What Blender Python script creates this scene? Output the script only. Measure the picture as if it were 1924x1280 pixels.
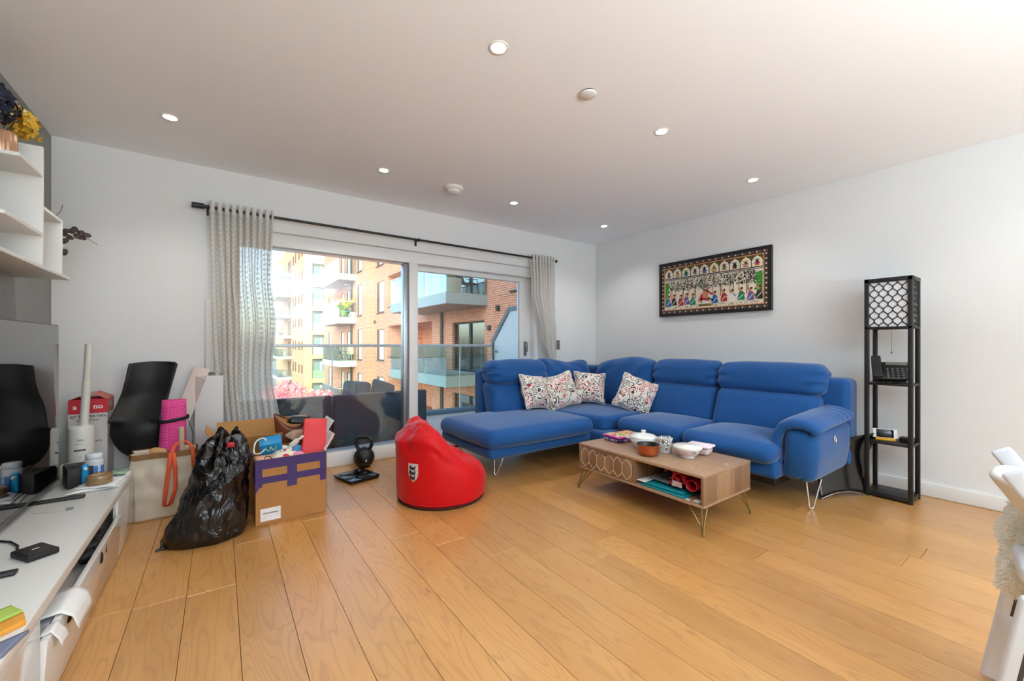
import bpy, bmesh, math, random
from mathutils import Vector, Matrix, noise

# ------------------------------------------------------------------ camera, sky, sun, area lights, exposure
for o in list(bpy.data.objects):
    bpy.data.objects.remove(o, do_unlink=True)
SC = bpy.context.scene
COL = SC.collection
random.seed(7)
PI = math.pi

cam_d = bpy.data.cameras.new('camera')
cam_d.sensor_width = 36.0
cam_d.lens = 770.45 / 1924 * 36
cam_d.shift_y = (648.15 - 640) / 1924
cam_d.clip_start = 0.05
cam_d.clip_end = 400
cam = bpy.data.objects.new('camera', cam_d)
cam.location = (0, 0, 1.116)
cam.rotation_euler = (PI / 2, 0, -0.6182)
COL.objects.link(cam)
SC.camera = cam

SUN_DIR = Vector((0.50, 0.80, -0.42)).normalized()      # the way sunlight travels
world = bpy.data.worlds.new('sky')
SC.world = world
world.use_nodes = True
nt = world.node_tree
nt.nodes.clear()
sky = nt.nodes.new('ShaderNodeTexSky')
sky.sky_type = 'NISHITA'
sky.sun_disc = False
sky.sun_elevation = math.asin(-SUN_DIR.z)
sky.sun_rotation = math.atan2(-SUN_DIR.x, -SUN_DIR.y)
sky.dust_density = 2.5
bg = nt.nodes.new('ShaderNodeBackground')
bg.inputs['Strength'].default_value = 0.62
wo = nt.nodes.new('ShaderNodeOutputWorld')
nt.links.new(sky.outputs[0], bg.inputs[0])
nt.links.new(bg.outputs[0], wo.inputs[0])

sun_d = bpy.data.lights.new('sun', 'SUN')
sun_d.energy = 1.05
sun_d.angle = 0.01
sun_d.color = (1.0, 0.93, 0.84)
sun = bpy.data.objects.new('sun', sun_d)
sun.rotation_euler = SUN_DIR.to_track_quat('-Z', 'Y').to_euler()
sun.location = (-20, -30, 30)
COL.objects.link(sun)

def area(name, loc, target, sx, sy, watts, col):
    d = bpy.data.lights.new(name, 'AREA')
    d.shape = 'RECTANGLE'
    d.size, d.size_y, d.energy, d.color = sx, sy, watts, col
    o = bpy.data.objects.new(name, d)
    o.location = loc
    o.rotation_euler = (Vector(target) - Vector(loc)).to_track_quat('-Z', 'Y').to_euler()
    COL.objects.link(o)
    return o

area('added_ceiling_fill', (0.9, -2.4, 1.11), (0.9, -2.40001, 2.5), 2.4, 2.0, 315, (0.70, 0.87, 1.0))  # unseen upward-facing area lamp, added to brighten the ceiling and room

SC.view_settings.view_transform = 'Standard'
SC.view_settings.look = 'None'
SC.view_settings.gamma = 1
SC.view_settings.use_curve_mapping = False
SC.view_settings.exposure = 0.31
try:
    SC.cycles.max_bounces = 10
    SC.cycles.diffuse_bounces = 6
    SC.cycles.glossy_bounces = 5
    SC.cycles.transmission_bounces = 6
    SC.cycles.transparent_max_bounces = 24
    SC.cycles.caustics_reflective = False
    SC.cycles.caustics_refractive = False
    SC.cycles.sample_clamp_indirect = 6.0
except Exception:
    pass

# ------------------------------------------------------------------ helpers
def lin(c):
    out = []
    for x in c[:3]:
        x = x / 255.0
        out.append(x / 12.92 if x <= 0.04045 else ((x + 0.055) / 1.055) ** 2.4)
    return (*out, 1.0)

class N:
    """small node-graph writer for one material"""
    def __init__(s, name):
        s.m = bpy.data.materials.new(name)
        s.m.use_nodes = True
        s.t = s.m.node_tree
        s.t.nodes.clear()
        s.out = s.t.nodes.new('ShaderNodeOutputMaterial')
    def n(s, typ, **kw):
        d = s.t.nodes.new(typ)
        for k, v in kw.items():
            if k.startswith('_'):
                setattr(d, k[1:], v)
        for k, v in kw.items():
            if k.startswith('_'):
                continue
            key = int(k[1:]) if k[0] == 'i' and k[1:].isdigit() else k.replace('__', ' ')
            s.set(d.inputs[key], v)
        return d
    def set(s, sock, v):
        if isinstance(v, bpy.types.NodeSocket):
            s.t.links.new(v, sock)
        elif isinstance(v, bpy.types.Node):
            s.t.links.new(v.outputs[0], sock)
        else:
            sock.default_value = v
    def math(s, op, a, b=0.0, c=None):
        d = s.n('ShaderNodeMath', _operation=op)
        s.set(d.inputs[0], a); s.set(d.inputs[1], b)
        if c is not None: s.set(d.inputs[2], c)
        return d.outputs[0]
    def ramp(s, fac, stops, interp='LINEAR'):
        d = s.n('ShaderNodeValToRGB')
        d.color_ramp.interpolation = interp
        e = d.color_ramp.elements
        while len(e) < len(stops): e.new(0.5)
        for k, (p, c) in enumerate(stops):
            e[k].position = p; e[k].color = c
        s.set(d.inputs[0], fac)
        return d.outputs[0]
    def mix(s, fac, a, b, mode='MIX'):
        d = s.n('ShaderNodeMix', _data_type='RGBA', _blend_type=mode)
        s.set(d.inputs[0], fac); s.set(d.inputs[6], a); s.set(d.inputs[7], b)
        return d.outputs[2]
    def pos(s):
        return s.n('ShaderNodeNewGeometry').outputs['Position']
    def obj(s):
        return s.n('ShaderNodeTexCoord').outputs['Object']
    def mapping(s, vec, scale=(1, 1, 1), rot=(0, 0, 0), loc=(0, 0, 0)):
        d = s.n('ShaderNodeMapping')
        s.set(d.inputs['Vector'], vec)
        d.inputs['Scale'].default_value = scale
        d.inputs['Rotation'].default_value = rot
        d.inputs['Location'].default_value = loc
        return d.outputs[0]
    def noise(s, vec, scale, detail=3.0, rough=0.5, dist=0.0):
        d = s.n('ShaderNodeTexNoise')
        s.set(d.inputs['Vector'], vec)
        d.inputs['Scale'].default_value = scale
        d.inputs['Detail'].default_value = detail
        d.inputs['Roughness'].default_value = rough
        d.inputs['Distortion'].default_value = dist
        return d.outputs['Fac']
    def bump(s, h, strength=0.3, dist=0.01):
        d = s.n('ShaderNodeBump')
        s.set(d.inputs['Height'], h)
        d.inputs['Strength'].default_value = strength
        d.inputs['Distance'].default_value = dist
        return d.outputs[0]
    def bsdf(s, **kw):
        d = s.n('ShaderNodeBsdfPrincipled')
        names = dict(color='Base Color', rough='Roughness', metal='Metallic', spec='Specular IOR Level', normal='Normal',
                     coat='Coat Weight', coatr='Coat Roughness', sheen='Sheen Weight', sheenr='Sheen Roughness', trans='Transmission Weight',
                     ior='IOR', alpha='Alpha', emit='Emission Color', emits='Emission Strength', sub='Subsurface Weight')
        for k, v in kw.items():
            s.set(d.inputs[names[k]], v)
        return d
    def done(s, shader):
        s.set(s.out.inputs[0], shader)
        return s.m

MATS = {}
def M(name, col, rough=0.5, metal=0.0, spec=0.5, bump=None, var=None, **kw):
    """plain procedural material: colour with slight tone variation, optional fine relief"""
    if name in MATS: return MATS[name]
    g = N(name)
    c = lin(col)
    base = c
    vec = g.obj()
    if var:
        f = g.noise(vec, var[0], 4)
        a = var[1]
        base = g.mix(f, tuple(x * (1 - a) for x in c[:3]) + (1,), tuple(min(1, x * (1 + a)) for x in c[:3]) + (1,))
    args = dict(color=base, rough=rough, metal=metal, spec=spec, **kw)
    if bump:
        args['normal'] = g.bump(g.noise(vec, bump[0], 4, 0.6), bump[1], 0.004)
    MATS[name] = g.done(g.bsdf(**args))
    return MATS[name]

WORLD = {}
def root(name, label, cat, loc, rot=None, group=None, kind=None):
    """an Empty at a thing's base; with rot its parts are written in its own frame, else in world coordinates"""
    o = bpy.data.objects.new(name, None)
    o.empty_display_size = 0.05
    o.location = loc
    COL.objects.link(o)
    if rot is not None:
        o.rotation_euler = rot
        WORLD[o] = Vector((0, 0, 0))
    else:
        WORLD[o] = Vector(loc)
    tag(o, label, cat, group, kind)
    return o

def tag(o, label=None, cat=None, group=None, kind=None):
    if label: o['label'] = label
    if cat: o['category'] = cat
    if group: o['group'] = group
    if kind: o['kind'] = kind
    return o

class MB:
    """collects geometry; build() links it as ONE mesh object"""
    def __init__(s):
        s.v, s.f, s.mi, s.sm, s.uv = [], [], [], [], None
    def add(s, vs, fs, mi=0, smooth=False):
        o = len(s.v)
        s.v += [Vector(p) for p in vs]
        for f in fs:
            s.f.append([i + o for i in f]); s.mi.append(mi); s.sm.append(smooth)
        return s
    def box(s, x0, x1, y0, y1, z0, z1, mi=0, mat=None):
        vs = [Vector((x, y, z)) for z in (z0, z1) for y in (y0, y1) for x in (x0, x1)]
        if mat is not None: vs = [mat @ v for v in vs]
        return s.add(vs, [(0, 2, 3, 1), (4, 5, 7, 6), (0, 1, 5, 4), (2, 6, 7, 3), (0, 4, 6, 2), (1, 3, 7, 5)], mi)
    def rbox(s, x0, x1, y0, y1, z0, z1, r=0.01, k=2, seg=(1, 1, 1), fn=None, mi=0, smooth=True):
        """rounded box; seg = subdivisions of each straight span, fn reshapes each point (p, unit coords)"""
        h = Vector(((x1 - x0) / 2, (y1 - y0) / 2, (z1 - z0) / 2))
        c = Vector(((x1 + x0) / 2, (y1 + y0) / 2, (z1 + z0) / 2))
        r = min(r, h.x * 0.999, h.y * 0.999, h.z * 0.999)
        def ticks(hh, n):
            a = [r * (1 - math.cos(0.25 * PI * i / k) / math.cos(0)) if False else r * i / k for i in range(k + 1)]
            left = [-hh + q for q in a]
            mid = [-hh + r + (2 * hh - 2 * r) * i / n for i in range(1, n)]
            return left + mid + [-q for q in reversed(left)]
        T = [ticks(h[i], seg[i]) for i in range(3)]
        idx, vs, fs = {}, [], []
        def vert(p):
            inner = Vector([max(-(h[i] - r), min(h[i] - r, p[i])) for i in range(3)])
            d = p - inner
            q = inner + d.normalized() * r if d.length > 1e-9 else p.copy()
            key = (round(q.x, 6), round(q.y, 6), round(q.z, 6))
            if key not in idx:
                idx[key] = len(vs)
                w = q + c
                if fn: w = fn(w, Vector((q.x / h.x, q.y / h.y, q.z / h.z)))
                vs.append(w)
            return idx[key]
        for ax in range(3):
            a, b = (ax + 1) % 3, (ax + 2) % 3
            for sg in (-1, 1):
                for i in range(len(T[a]) - 1):
                    for j in range(len(T[b]) - 1):
                        q = []
                        for (ii, jj) in ((i, j), (i + 1, j), (i + 1, j + 1), (i, j + 1)):
                            p = Vector((0, 0, 0)); p[ax] = sg * h[ax]; p[a] = T[a][ii]; p[b] = T[b][jj]
                            q.append(vert(p))
                        q = [x for n_, x in enumerate(q) if x not in q[:n_]]
                        if len(q) > 2: fs.append(q if sg > 0 else q[::-1])
        return s.add(vs, fs, mi, smooth)
    def cyl(s, p0, p1, r0, r1=None, n=16, caps=True, mi=0, smooth=True):
        p0, p1 = Vector(p0), Vector(p1)
        r1 = r0 if r1 is None else r1
        d = (p1 - p0).normalized()
        a = d.orthogonal().normalized(); b = d.cross(a)
        ring = lambda p, r: [p + (a * math.cos(2 * PI * i / n) + b * math.sin(2 * PI * i / n)) * r for i in range(n)]
        A, B = ring(p0, r0), ring(p1, r1)
        s.add(A + B, [(i, (i + 1) % n, n + (i + 1) % n, n + i) for i in range(n)], mi, smooth)
        if caps:
            s.add(A, [tuple(range(n))[::-1]], mi); s.add(B, [tuple(range(n))], mi)
        return s
    def tube(s, pts, r, n=8, closed=False, mi=0, caps=True, flat=1.0):
        pts = [Vector(p) for p in pts]
        rs = r if isinstance(r, (list, tuple)) else [r] * len(pts)
        L = len(pts)
        tang = []
        for i in range(L):
            a = pts[(i - 1) % L] if (closed or i > 0) else pts[i]
            b = pts[(i + 1) % L] if (closed or i < L - 1) else pts[i]
            tang.append((b - a).normalized())
        u = tang[0].orthogonal().normalized()
        vs = []
        for i in range(L):
            u = (u - tang[i] * u.dot(tang[i]))
            u = u.normalized() if u.length > 1e-6 else tang[i].orthogonal().normalized()
            w = tang[i].cross(u)
            vs += [pts[i] + (u * math.cos(2 * PI * k / n) + w * math.sin(2 * PI * k / n) * flat) * rs[i] for k in range(n)]
        fs = []
        for i in range(L if closed else L - 1):
            j = (i + 1) % L
            fs += [(i * n + k, i * n + (k + 1) % n, j * n + (k + 1) % n, j * n + k) for k in range(n)]
        s.add(vs, fs, mi, True)
        if caps and not closed:
            s.add(vs[:n], [tuple(range(n))[::-1]], mi); s.add(vs[-n:], [tuple(range(n))], mi)
        return s
    def lathe(s, prof, c=(0, 0, 0), n=24, mi=0, fn=None, smooth=True):
        c = Vector(c); vs = []
        for (r, z) in prof:
            for i in range(n):
                p = Vector((math.cos(2 * PI * i / n) * r, math.sin(2 * PI * i / n) * r, z))
                if fn: p = fn(p)
                vs.append(c + p)
        fs = [(a * n + i, a * n + (i + 1) % n, (a + 1) * n + (i + 1) % n, (a + 1) * n + i)
              for a in range(len(prof) - 1) for i in range(n)]
        return s.add(vs, fs, mi, smooth)
    def grid(s, fn, nu, nv, mi=0, smooth=True, closed=False, uv=None):
        vs = [Vector(fn(i / nu, j / nv)) for j in range(nv + 1) for i in range(nu + (0 if closed else 1))]
        w = nu if closed else nu + 1
        fs = [(j * w + i, j * w + (i + 1) % w, (j + 1) * w + (i + 1) % w, (j + 1) * w + i) for j in range(nv) for i in range(nu)]
        if uv is not None:
            s.uv = [uv(i / nu, j / nv) for j in range(nv + 1) for i in range(w)]
        return s.add(vs, fs, mi, smooth)
    def prism(s, poly, f, t0, t1, mi=0):
        """poly = 2-D outline, f(a, b, t) -> point, extruded from t0 to t1"""
        n = len(poly)
        A = [f(a, b, t0) for a, b in poly]; B = [f(a, b, t1) for a, b in poly]
        s.add(A + B, [tuple(range(n))[::-1], tuple(range(n, 2 * n))] + [(i, (i + 1) % n, n + (i + 1) % n, n + i) for i in range(n)], mi)
        return s
    def move(s, mat):
        s.v = [mat @ p for p in s.v]
        return s
    def build(s, name, mats, parent=None, label=None, cat=None, group=None, kind=None):
        if not isinstance(mats, (list, tuple)): mats = [mats]
        lo = [min(p[i] for p in s.v) for i in range(3)]; hi = [max(p[i] for p in s.v) for i in range(3)]
        org = Vector(((lo[0] + hi[0]) / 2, (lo[1] + hi[1]) / 2, lo[2]))
        me = bpy.data.meshes.new(name)
        me.from_pydata([p - org for p in s.v], [], s.f)
        for m in mats: me.materials.append(m)
        me.polygons.foreach_set('material_index', s.mi)
        me.polygons.foreach_set('use_smooth', s.sm)
        if s.uv and len(s.uv) == len(s.v):
            ul = me.uv_layers.new(name='uv')
            for lp in me.loops: ul.data[lp.index].uv = s.uv[lp.vertex_index]
        me.validate(); me.update()
        return link(name, me, org, parent, label, cat, group, kind)

def link(name, me, org, parent=None, label=None, cat=None, group=None, kind=None):
    o = bpy.data.objects.new(name, me)
    COL.objects.link(o)
    org = Vector(org)
    if parent is not None:
        o.parent = parent
        o.location = org - WORLD[parent]
    else:
        o.location = org
    WORLD[o] = org
    return tag(o, label, cat, group, kind)

def fix_normals(o):
    bm = bmesh.new(); bm.from_mesh(o.data)
    bmesh.ops.recalc_face_normals(bm, faces=bm.faces)
    bm.to_mesh(o.data); bm.free()
    return o

def copy_tree(o, parent=None):
    c = o.copy(); COL.objects.link(c)
    WORLD[c] = WORLD[o].copy()
    if parent is not None: c.parent = parent
    for ch in [x for x in bpy.data.objects if x.parent == o]: copy_tree(ch, c)
    return c

def text_geo(txt, size, align='CENTER', bold=0.0):
    d = bpy.data.curves.new('lettering', 'FONT')
    d.body = txt; d.size = size; d.align_x = align; d.align_y = 'CENTER'; d.offset = bold; d.resolution_u = 3
    o = bpy.data.objects.new('lettering', d)
    COL.objects.link(o)
    me = bpy.data.meshes.new_from_object(o.evaluated_get(bpy.context.evaluated_depsgraph_get()))
    vs = [v.co.copy() for v in me.vertices]; fs = [list(p.vertices) for p in me.polygons]
    bpy.data.objects.remove(o); bpy.data.curves.remove(d); bpy.data.meshes.remove(me)
    return vs, fs

def put_text(mb, txt, size, origin, right, up, mi=0, align='CENTER', bold=0.0, fn=None):
    vs, fs = text_geo(txt, size, align, bold)
    o, r, u = Vector(origin), Vector(right), Vector(up)
    pts = [o + r * p.x + u * p.y for p in vs]
    if fn: pts = [fn(p) for p in pts]
    return mb.add(pts, fs, mi)

def nz(p, s=1.0, seed=0.0):
    return noise.noise(Vector(p) * s + Vector((seed, seed * 1.7, -seed)))

def rot_z(a): return Matrix.Rotation(a, 4, 'Z')
def trs(loc, e=(0, 0, 0)):
    from mathutils import Euler
    return Matrix.Translation(loc) @ Euler(e).to_matrix().to_4x4()
# ------------------------------------------------------------------ materials
def plank_mat():
    g = N('oak plank')
    p = g.pos()
    rnd = g.n('ShaderNodeObjectInfo').outputs['Random']
    off = g.n('ShaderNodeCombineXYZ')
    g.set(off.inputs[0], g.math('MULTIPLY', rnd, 37.0)); g.set(off.inputs[1], g.math('MULTIPLY', rnd, 91.0)); g.set(off.inputs[2], g.math('MULTIPLY', rnd, 53.0))
    add = g.n('ShaderNodeVectorMath', _operation='ADD'); g.set(add.inputs[0], p); g.set(add.inputs[1], off)
    v = add.outputs[0]
    big = g.noise(g.mapping(v, (5.5, 0.75, 1)), 1.0, 2.5, 0.45)
    rings = g.math('SINE', g.math('MULTIPLY', big, 150.0))
    rings = g.math('MULTIPLY_ADD', rings, 0.5, 0.5)
    lines = g.ramp(rings, [(0.0, (1, 1, 1, 1)), (0.10, (0.5, 0.5, 0.5, 1)), (0.38, (0, 0, 0, 1))])
    fibre = g.noise(g.mapping(v, (170, 5, 1)), 1.0, 3, 0.6)
    patch = g.noise(g.mapping(v, (7, 1.3, 1)), 1.0, 2)
    c1 = g.mix(patch, lin((186, 128, 62)), lin((210, 158, 92)))
    tone = g.math('MULTIPLY_ADD', rnd, 0.22, 0.89)
    tn = g.n('ShaderNodeCombineColor'); [g.set(tn.inputs[i], tone) for i in range(3)]
    c2 = g.mix(1.0, c1, tn.outputs[0], 'MULTIPLY')
    c3 = g.mix(g.math('MULTIPLY', lines, 0.25), c2, lin((128, 82, 44)))
    c4 = g.mix(g.math('MULTIPLY', fibre, 0.26), c3, lin((150, 100, 54)))
    knot = g.n('ShaderNodeTexVoronoi', Scale=1.0); g.set(knot.inputs['Vector'], g.mapping(v, (6, 1.6, 1)))
    kd = g.ramp(knot.outputs['Distance'], [(0.0, (1, 1, 1, 1)), (0.05, (0, 0, 0, 1))])
    c5 = g.mix(g.math('MULTIPLY', kd, 0.7), c4, lin((70, 40, 20)))
    h = g.math('ADD', g.math('MULTIPLY', lines, -0.4), fibre)
    return g.done(g.bsdf(color=c5, rough=g.math('MULTIPLY_ADD', fibre, 0.12, 0.33), spec=0.5, normal=g.bump(h, 0.10, 0.002), coat=0.7, coatr=0.28))

def brick_mat(name, axis, tint=(196, 130, 102), mortar=(228, 208, 190), dark=0.80):
    g = N(name)
    sp = g.n('ShaderNodeSeparateXYZ'); g.set(sp.inputs[0], g.pos())
    cb = g.n('ShaderNodeCombineXYZ')
    g.set(cb.inputs[0], sp.outputs[axis]); g.set(cb.inputs[1], sp.outputs[2])
    b = g.n('ShaderNodeTexBrick')
    g.set(b.inputs['Vector'], cb.outputs[0])
    b.inputs['Color1'].default_value = lin(tint)
    b.inputs['Color2'].default_value = lin(tuple(x * dark for x in tint))
    b.inputs['Mortar'].default_value = lin(mortar)
    b.inputs['Scale'].default_value = 1.0
    b.inputs['Mortar Size'].default_value = 0.009
    b.inputs['Brick Width'].default_value = 0.235
    b.inputs['Row Height'].default_value = 0.082
    f = g.noise(g.pos(), 0.6, 4)
    c = g.mix(g.math('MULTIPLY', f, 0.35), b.outputs['Color'], lin(tuple(min(255, x * 1.15) for x in tint)))
    return g.done(g.bsdf(color=c, rough=0.85, normal=g.bump(b.outputs['Fac'], -0.5, 0.01)))

def glass_mat(name, tint=(255, 255, 255), boost=1.6, maxr=0.9, base=0.0):
    """thin pane: see-through with mirror reflections that grow at grazing view"""
    g = N(name)
    fr = g.n('ShaderNodeFresnel', IOR=boost)
    f = g.math('MINIMUM', g.math('ADD', fr.outputs[0], base), maxr)
    tr = g.n('ShaderNodeBsdfTransparent'); tr.inputs[0].default_value = lin(tint)
    gl = g.n('ShaderNodeBsdfGlossy'); gl.inputs['Roughness'].default_value = 0.0
    gl.inputs[0].default_value = (0.95, 0.97, 1, 1)
    mx = g.n('ShaderNodeMixShader'); g.set(mx.inputs[0], f); g.set(mx.inputs[1], tr.outputs[0]); g.set(mx.inputs[2], gl.outputs[0])
    return g.done(mx.outputs[0])

def curtain_mat():
    g = N('trellis curtain')
    uv = g.n('ShaderNodeUVMap', _uv_map='uv').outputs[0]
    sp = g.n('ShaderNodeSeparateXYZ'); g.set(sp.inputs[0], uv)
    u, v = sp.outputs[0], sp.outputs[1]
    def diag(sg):
        a = g.math('ADD', g.math('MULTIPLY', u, 1 / 0.052), g.math('MULTIPLY', v, sg / 0.040))
        fr = g.math('ABSOLUTE', g.math('SUBTRACT', g.math('FRACT', a), 0.5))
        return g.math('LESS_THAN', fr, 0.075)
    ln = g.math('MAXIMUM', diag(1), diag(-1))
    head = g.math('LESS_THAN', v, 0.085)
    ln = g.math('MAXIMUM', ln, head)
    weave = g.noise(g.mapping(uv, (600, 600, 1)), 1.0, 1)
    base = g.mix(g.math('MULTIPLY', weave, 0.4), lin((232, 228, 219)), lin((204, 198, 187)))
    col = g.mix(ln, base, lin((252, 250, 245)))
    df = g.n('ShaderNodeBsdfDiffuse'); g.set(df.inputs[0], col)
    tl = g.n('ShaderNodeBsdfTranslucent'); g.set(tl.inputs[0], g.mix(ln, lin((252, 252, 251)), lin((196, 196, 194))))
    tr = g.n('ShaderNodeBsdfTransparent')
    m1 = g.n('ShaderNodeMixShader'); g.set(m1.inputs[0], 0.42); g.set(m1.inputs[1], df.outputs[0]); g.set(m1.inputs[2], tl.outputs[0])
    fac = g.math('MULTIPLY', g.math('SUBTRACT', 1.0, ln), 0.24)
    m2 = g.n('ShaderNodeMixShader'); g.set(m2.inputs[0], fac); g.set(m2.inputs[1], m1.outputs[0]); g.set(m2.inputs[2], tr.outputs[0])
    return g.done(m2.outputs[0])

def paisley_mat(seed):
    g = N('scroll print cotton')
    v = g.mapping(g.obj(), (1, 1, 1), loc=(seed, seed * 2.0, 0))
    warp = g.n('ShaderNodeTexNoise'); g.set(warp.inputs['Vector'], v); warp.inputs['Scale'].default_value = 9
    wv = g.n('ShaderNodeVectorMath', _operation='MULTIPLY_ADD'); g.set(wv.inputs[0], warp.outputs['Color']); wv.inputs[1].default_value = (0.05, 0.05, 0.05); g.set(wv.inputs[2], v)
    vo = g.n('ShaderNodeTexVoronoi', Scale=15.0); g.set(vo.inputs['Vector'], wv.outputs[0])
    rings = g.math('SINE', g.math('MULTIPLY', vo.outputs['Distance'], 27.0))
    sel = g.n('ShaderNodeSeparateColor'); g.set(sel.inputs[0], vo.outputs['Color'])
    arc = g.math('GREATER_THAN', g.noise(wv.outputs[0], 22, 1), 0.44)
    ln = g.math('MULTIPLY', g.math('GREATER_THAN', rings, 0.30), arc)
    dots = g.n('ShaderNodeTexVoronoi', Scale=60.0); g.set(dots.inputs['Vector'], v)
    dt = g.math('LESS_THAN', dots.outputs['Distance'], 0.17)
    ink = g.mix(g.math('GREATER_THAN', sel.outputs[0], 0.60), lin((34, 36, 44)), lin((176, 30, 44)))
    core = g.math('MULTIPLY', g.math('LESS_THAN', vo.outputs['Distance'], 0.17), g.math('GREATER_THAN', sel.outputs[1], 0.62))
    c = g.mix(dt, lin((232, 224, 212)), lin((70, 66, 70)))
    c = g.mix(ln, c, ink)
    c = g.mix(core, c, lin((150, 22, 40)))
    return g.done(g.bsdf(color=c, rough=0.85, sheen=0.2, normal=g.bump(g.noise(v, 500, 1), 0.15, 0.001)))

def fabric_mat(name, col, sheen=0.35, scale=700, strength=0.25, rough=0.8):
    g = N(name)
    v = g.obj()
    c = lin(col)
    f = g.noise(v, 6, 3)
    cc = g.mix(f, tuple(x * 0.88 for x in c[:3]) + (1,), tuple(min(1, x * 1.1) for x in c[:3]) + (1,))
    return g.done(g.bsdf(color=cc, rough=rough, sheen=sheen, sheenr=0.4, spec=0.3, normal=g.bump(g.noise(v, scale, 2), strength, 0.002)))

def walnut_mat():
    g = N('weathered wood veneer')
    v = g.obj()
    band = g.noise(g.mapping(v, (1, 14, 14)), 1.0, 1)
    gr = g.noise(g.mapping(v, (55, 3.2, 55)), 1.0, 4, 0.6, 0.6)
    c = g.mix(gr, lin((182, 146, 114)), lin((116, 86, 64)))
    c = g.mix(g.math('MULTIPLY', band, 0.5), c, lin((190, 156, 126)))
    return g.done(g.bsdf(color=c, rough=0.36, normal=g.bump(gr, 0.12, 0.002)))

def walnut_end_mat():
    g = N('weathered wood veneer upright')
    v = g.obj()
    band = g.n('ShaderNodeTexVoronoi', Scale=1.0); g.set(band.inputs['Vector'], g.mapping(v, (9, 9, 0.15)))
    gr = g.noise(g.mapping(v, (60, 60, 4)), 1.0, 4, 0.6, 0.5)
    sel = g.n('ShaderNodeSeparateColor'); g.set(sel.inputs[0], band.outputs['Color'])
    c = g.mix(sel.outputs[0], lin((126, 94, 68)), lin((180, 144, 108)))
    c = g.mix(g.math('MULTIPLY', gr, 0.55), c, lin((98, 70, 48)))
    return g.done(g.bsdf(color=c, rough=0.45, normal=g.bump(gr, 0.12, 0.002)))

PLANK = plank_mat()
BRICK_Y = brick_mat('brick courses along the wing', 1)
BRICK_X = brick_mat('brick courses across the wing', 0)
TOWER_Y = brick_mat('tower brick along', 1, (206, 156, 124), (214, 178, 152), 0.95)
TOWER_X = brick_mat('tower brick across', 0, (212, 172, 134), (218, 186, 154), 0.95)
GLASS = glass_mat('window glass', (242, 248, 248), 1.48, 0.9, 0.02)
GLASS2 = glass_mat('sliding door glass', (244, 250, 250), 1.35, 0.9, 0.0)
BALGLASS = glass_mat('balustrade glass', (240, 248, 246), 1.25, 0.8)
FARGLASS = glass_mat('far balustrade glass', (226, 242, 246), 1.5, 0.8, 0.12)
CURTAIN = curtain_mat()
WHITE_WALL = M('white wall paint', (226, 227, 226), 0.75, bump=(220, 0.03))
CEIL = M('white ceiling paint', (246, 248, 250), 0.85)
GREY_WALL = M('grey wall paint', (128, 128, 124), 0.42, bump=(220, 0.03))
WHITE_GLOSS = M('white gloss frame', (232, 233, 232), 0.28)
WHITE_SATIN = M('white satin paint', (226, 225, 222), 0.4)
BLACK_METAL = M('black metal', (22, 22, 23), 0.4, 0.0)
CHROME = M('chrome', (215, 215, 215), 0.15, 1.0)
BRASS = M('antique brass wire', (150, 128, 88), 0.3, 1.0)
STEEL = M('brushed steel', (150, 152, 154), 0.35, 1.0)
BLACK_PLASTIC = M('black plastic', (20, 20, 21), 0.35)
BLACK_MATT = M('matt black plastic', (24, 23, 22), 0.6, bump=(300, 0.05))
WHITE_PLASTIC = M('white plastic', (228, 226, 220), 0.4)
NAVY = fabric_mat('blue sofa fabric', (22, 80, 142), 0.35)
CARD = M('corrugated cardboard', (172, 120, 66), 0.85, var=(9, 0.1), bump=(60, 0.06))
CARD_IN = M('cardboard inside', (186, 136, 80), 0.9, var=(9, 0.1))
PURPLE_TAPE = M('purple parcel tape', (50, 22, 96), 0.35)
PAPER = M('white paper', (232, 232, 230), 0.8)
SLAT_GREY = M('grey aluminium cladding', (146, 172, 180), 0.5)
WHITE_SLAB = M('pale fascia metal', (206, 212, 210), 0.5)
SOFFIT = M('bronze soffit', (150, 122, 104), 0.6)
DARK_FRAME = M('dark window frame', (62, 66, 70), 0.45)
DARK_PANE = glass_mat('far window glass', (120, 160, 165), 1.7, 0.9, 0.22)
ROOM_DARK = M('dim room behind glass', (120, 140, 140), 0.9)
YELLOW_PANEL = M('pale yellow cladding', (236, 212, 140), 0.6)
CREAM_PANEL = M('cream cladding', (238, 226, 206), 0.6)
TEAL_CURTAIN = M('teal tinted curtain', (150, 205, 205), 0.8)

# ------------------------------------------------------------------ room shell
XL, XR, YW, YB, H = -0.9116, 4.2567, 3.976, -4.2, 2.5
WX0, WX1, WH = 0.05, 3.27, 2.07        # window opening

fl = MB().box(XL - .1, XR + .1, YB - .1, YW + .33, -0.12, -0.016).build('floor', M('dark underlay', (40, 28, 18), 0.9), label='oak plank floor of the living room', kind='structure')
unit = MB()
c_ = 0.0012
unit.rbox(-0.5, 0.5, -0.5, 0.5, -0.014, 0.0, 0.002, 1, smooth=False)
pl_me = None
rng = random.Random(21)
row = 0
x = 0.06 - 0.182 * 6
while x < XR:
    x0, x1 = max(x, XL), min(x + 0.182, XR)
    if x1 - x0 > 0.01:
        y = YB - rng.random() * 1.8
        while y < YW + 0.02:
            L = rng.choice([0.9, 1.3, 1.7, 1.9, 2.1])
            y0, y1 = max(y, YB), min(y + L, YW + 0.02)
            if y1 - y0 > 0.05:
                if pl_me is None:
                    o = unit.build('plank', PLANK, fl)
                    pl_me = o.data
                    WORLD[o] = Vector((0, 0, 0))
                else:
                    o = bpy.data.objects.new('plank', pl_me); COL.objects.link(o); o.parent = fl
                o.location = Vector(((x0 + x1) / 2, (y0 + y1) / 2, -0.014)) - WORLD[fl]
                o.scale = (x1 - x0 - 0.0016, y1 - y0 - 0.0016, 1)
            y += L
    x += 0.182
    row += 1

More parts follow.
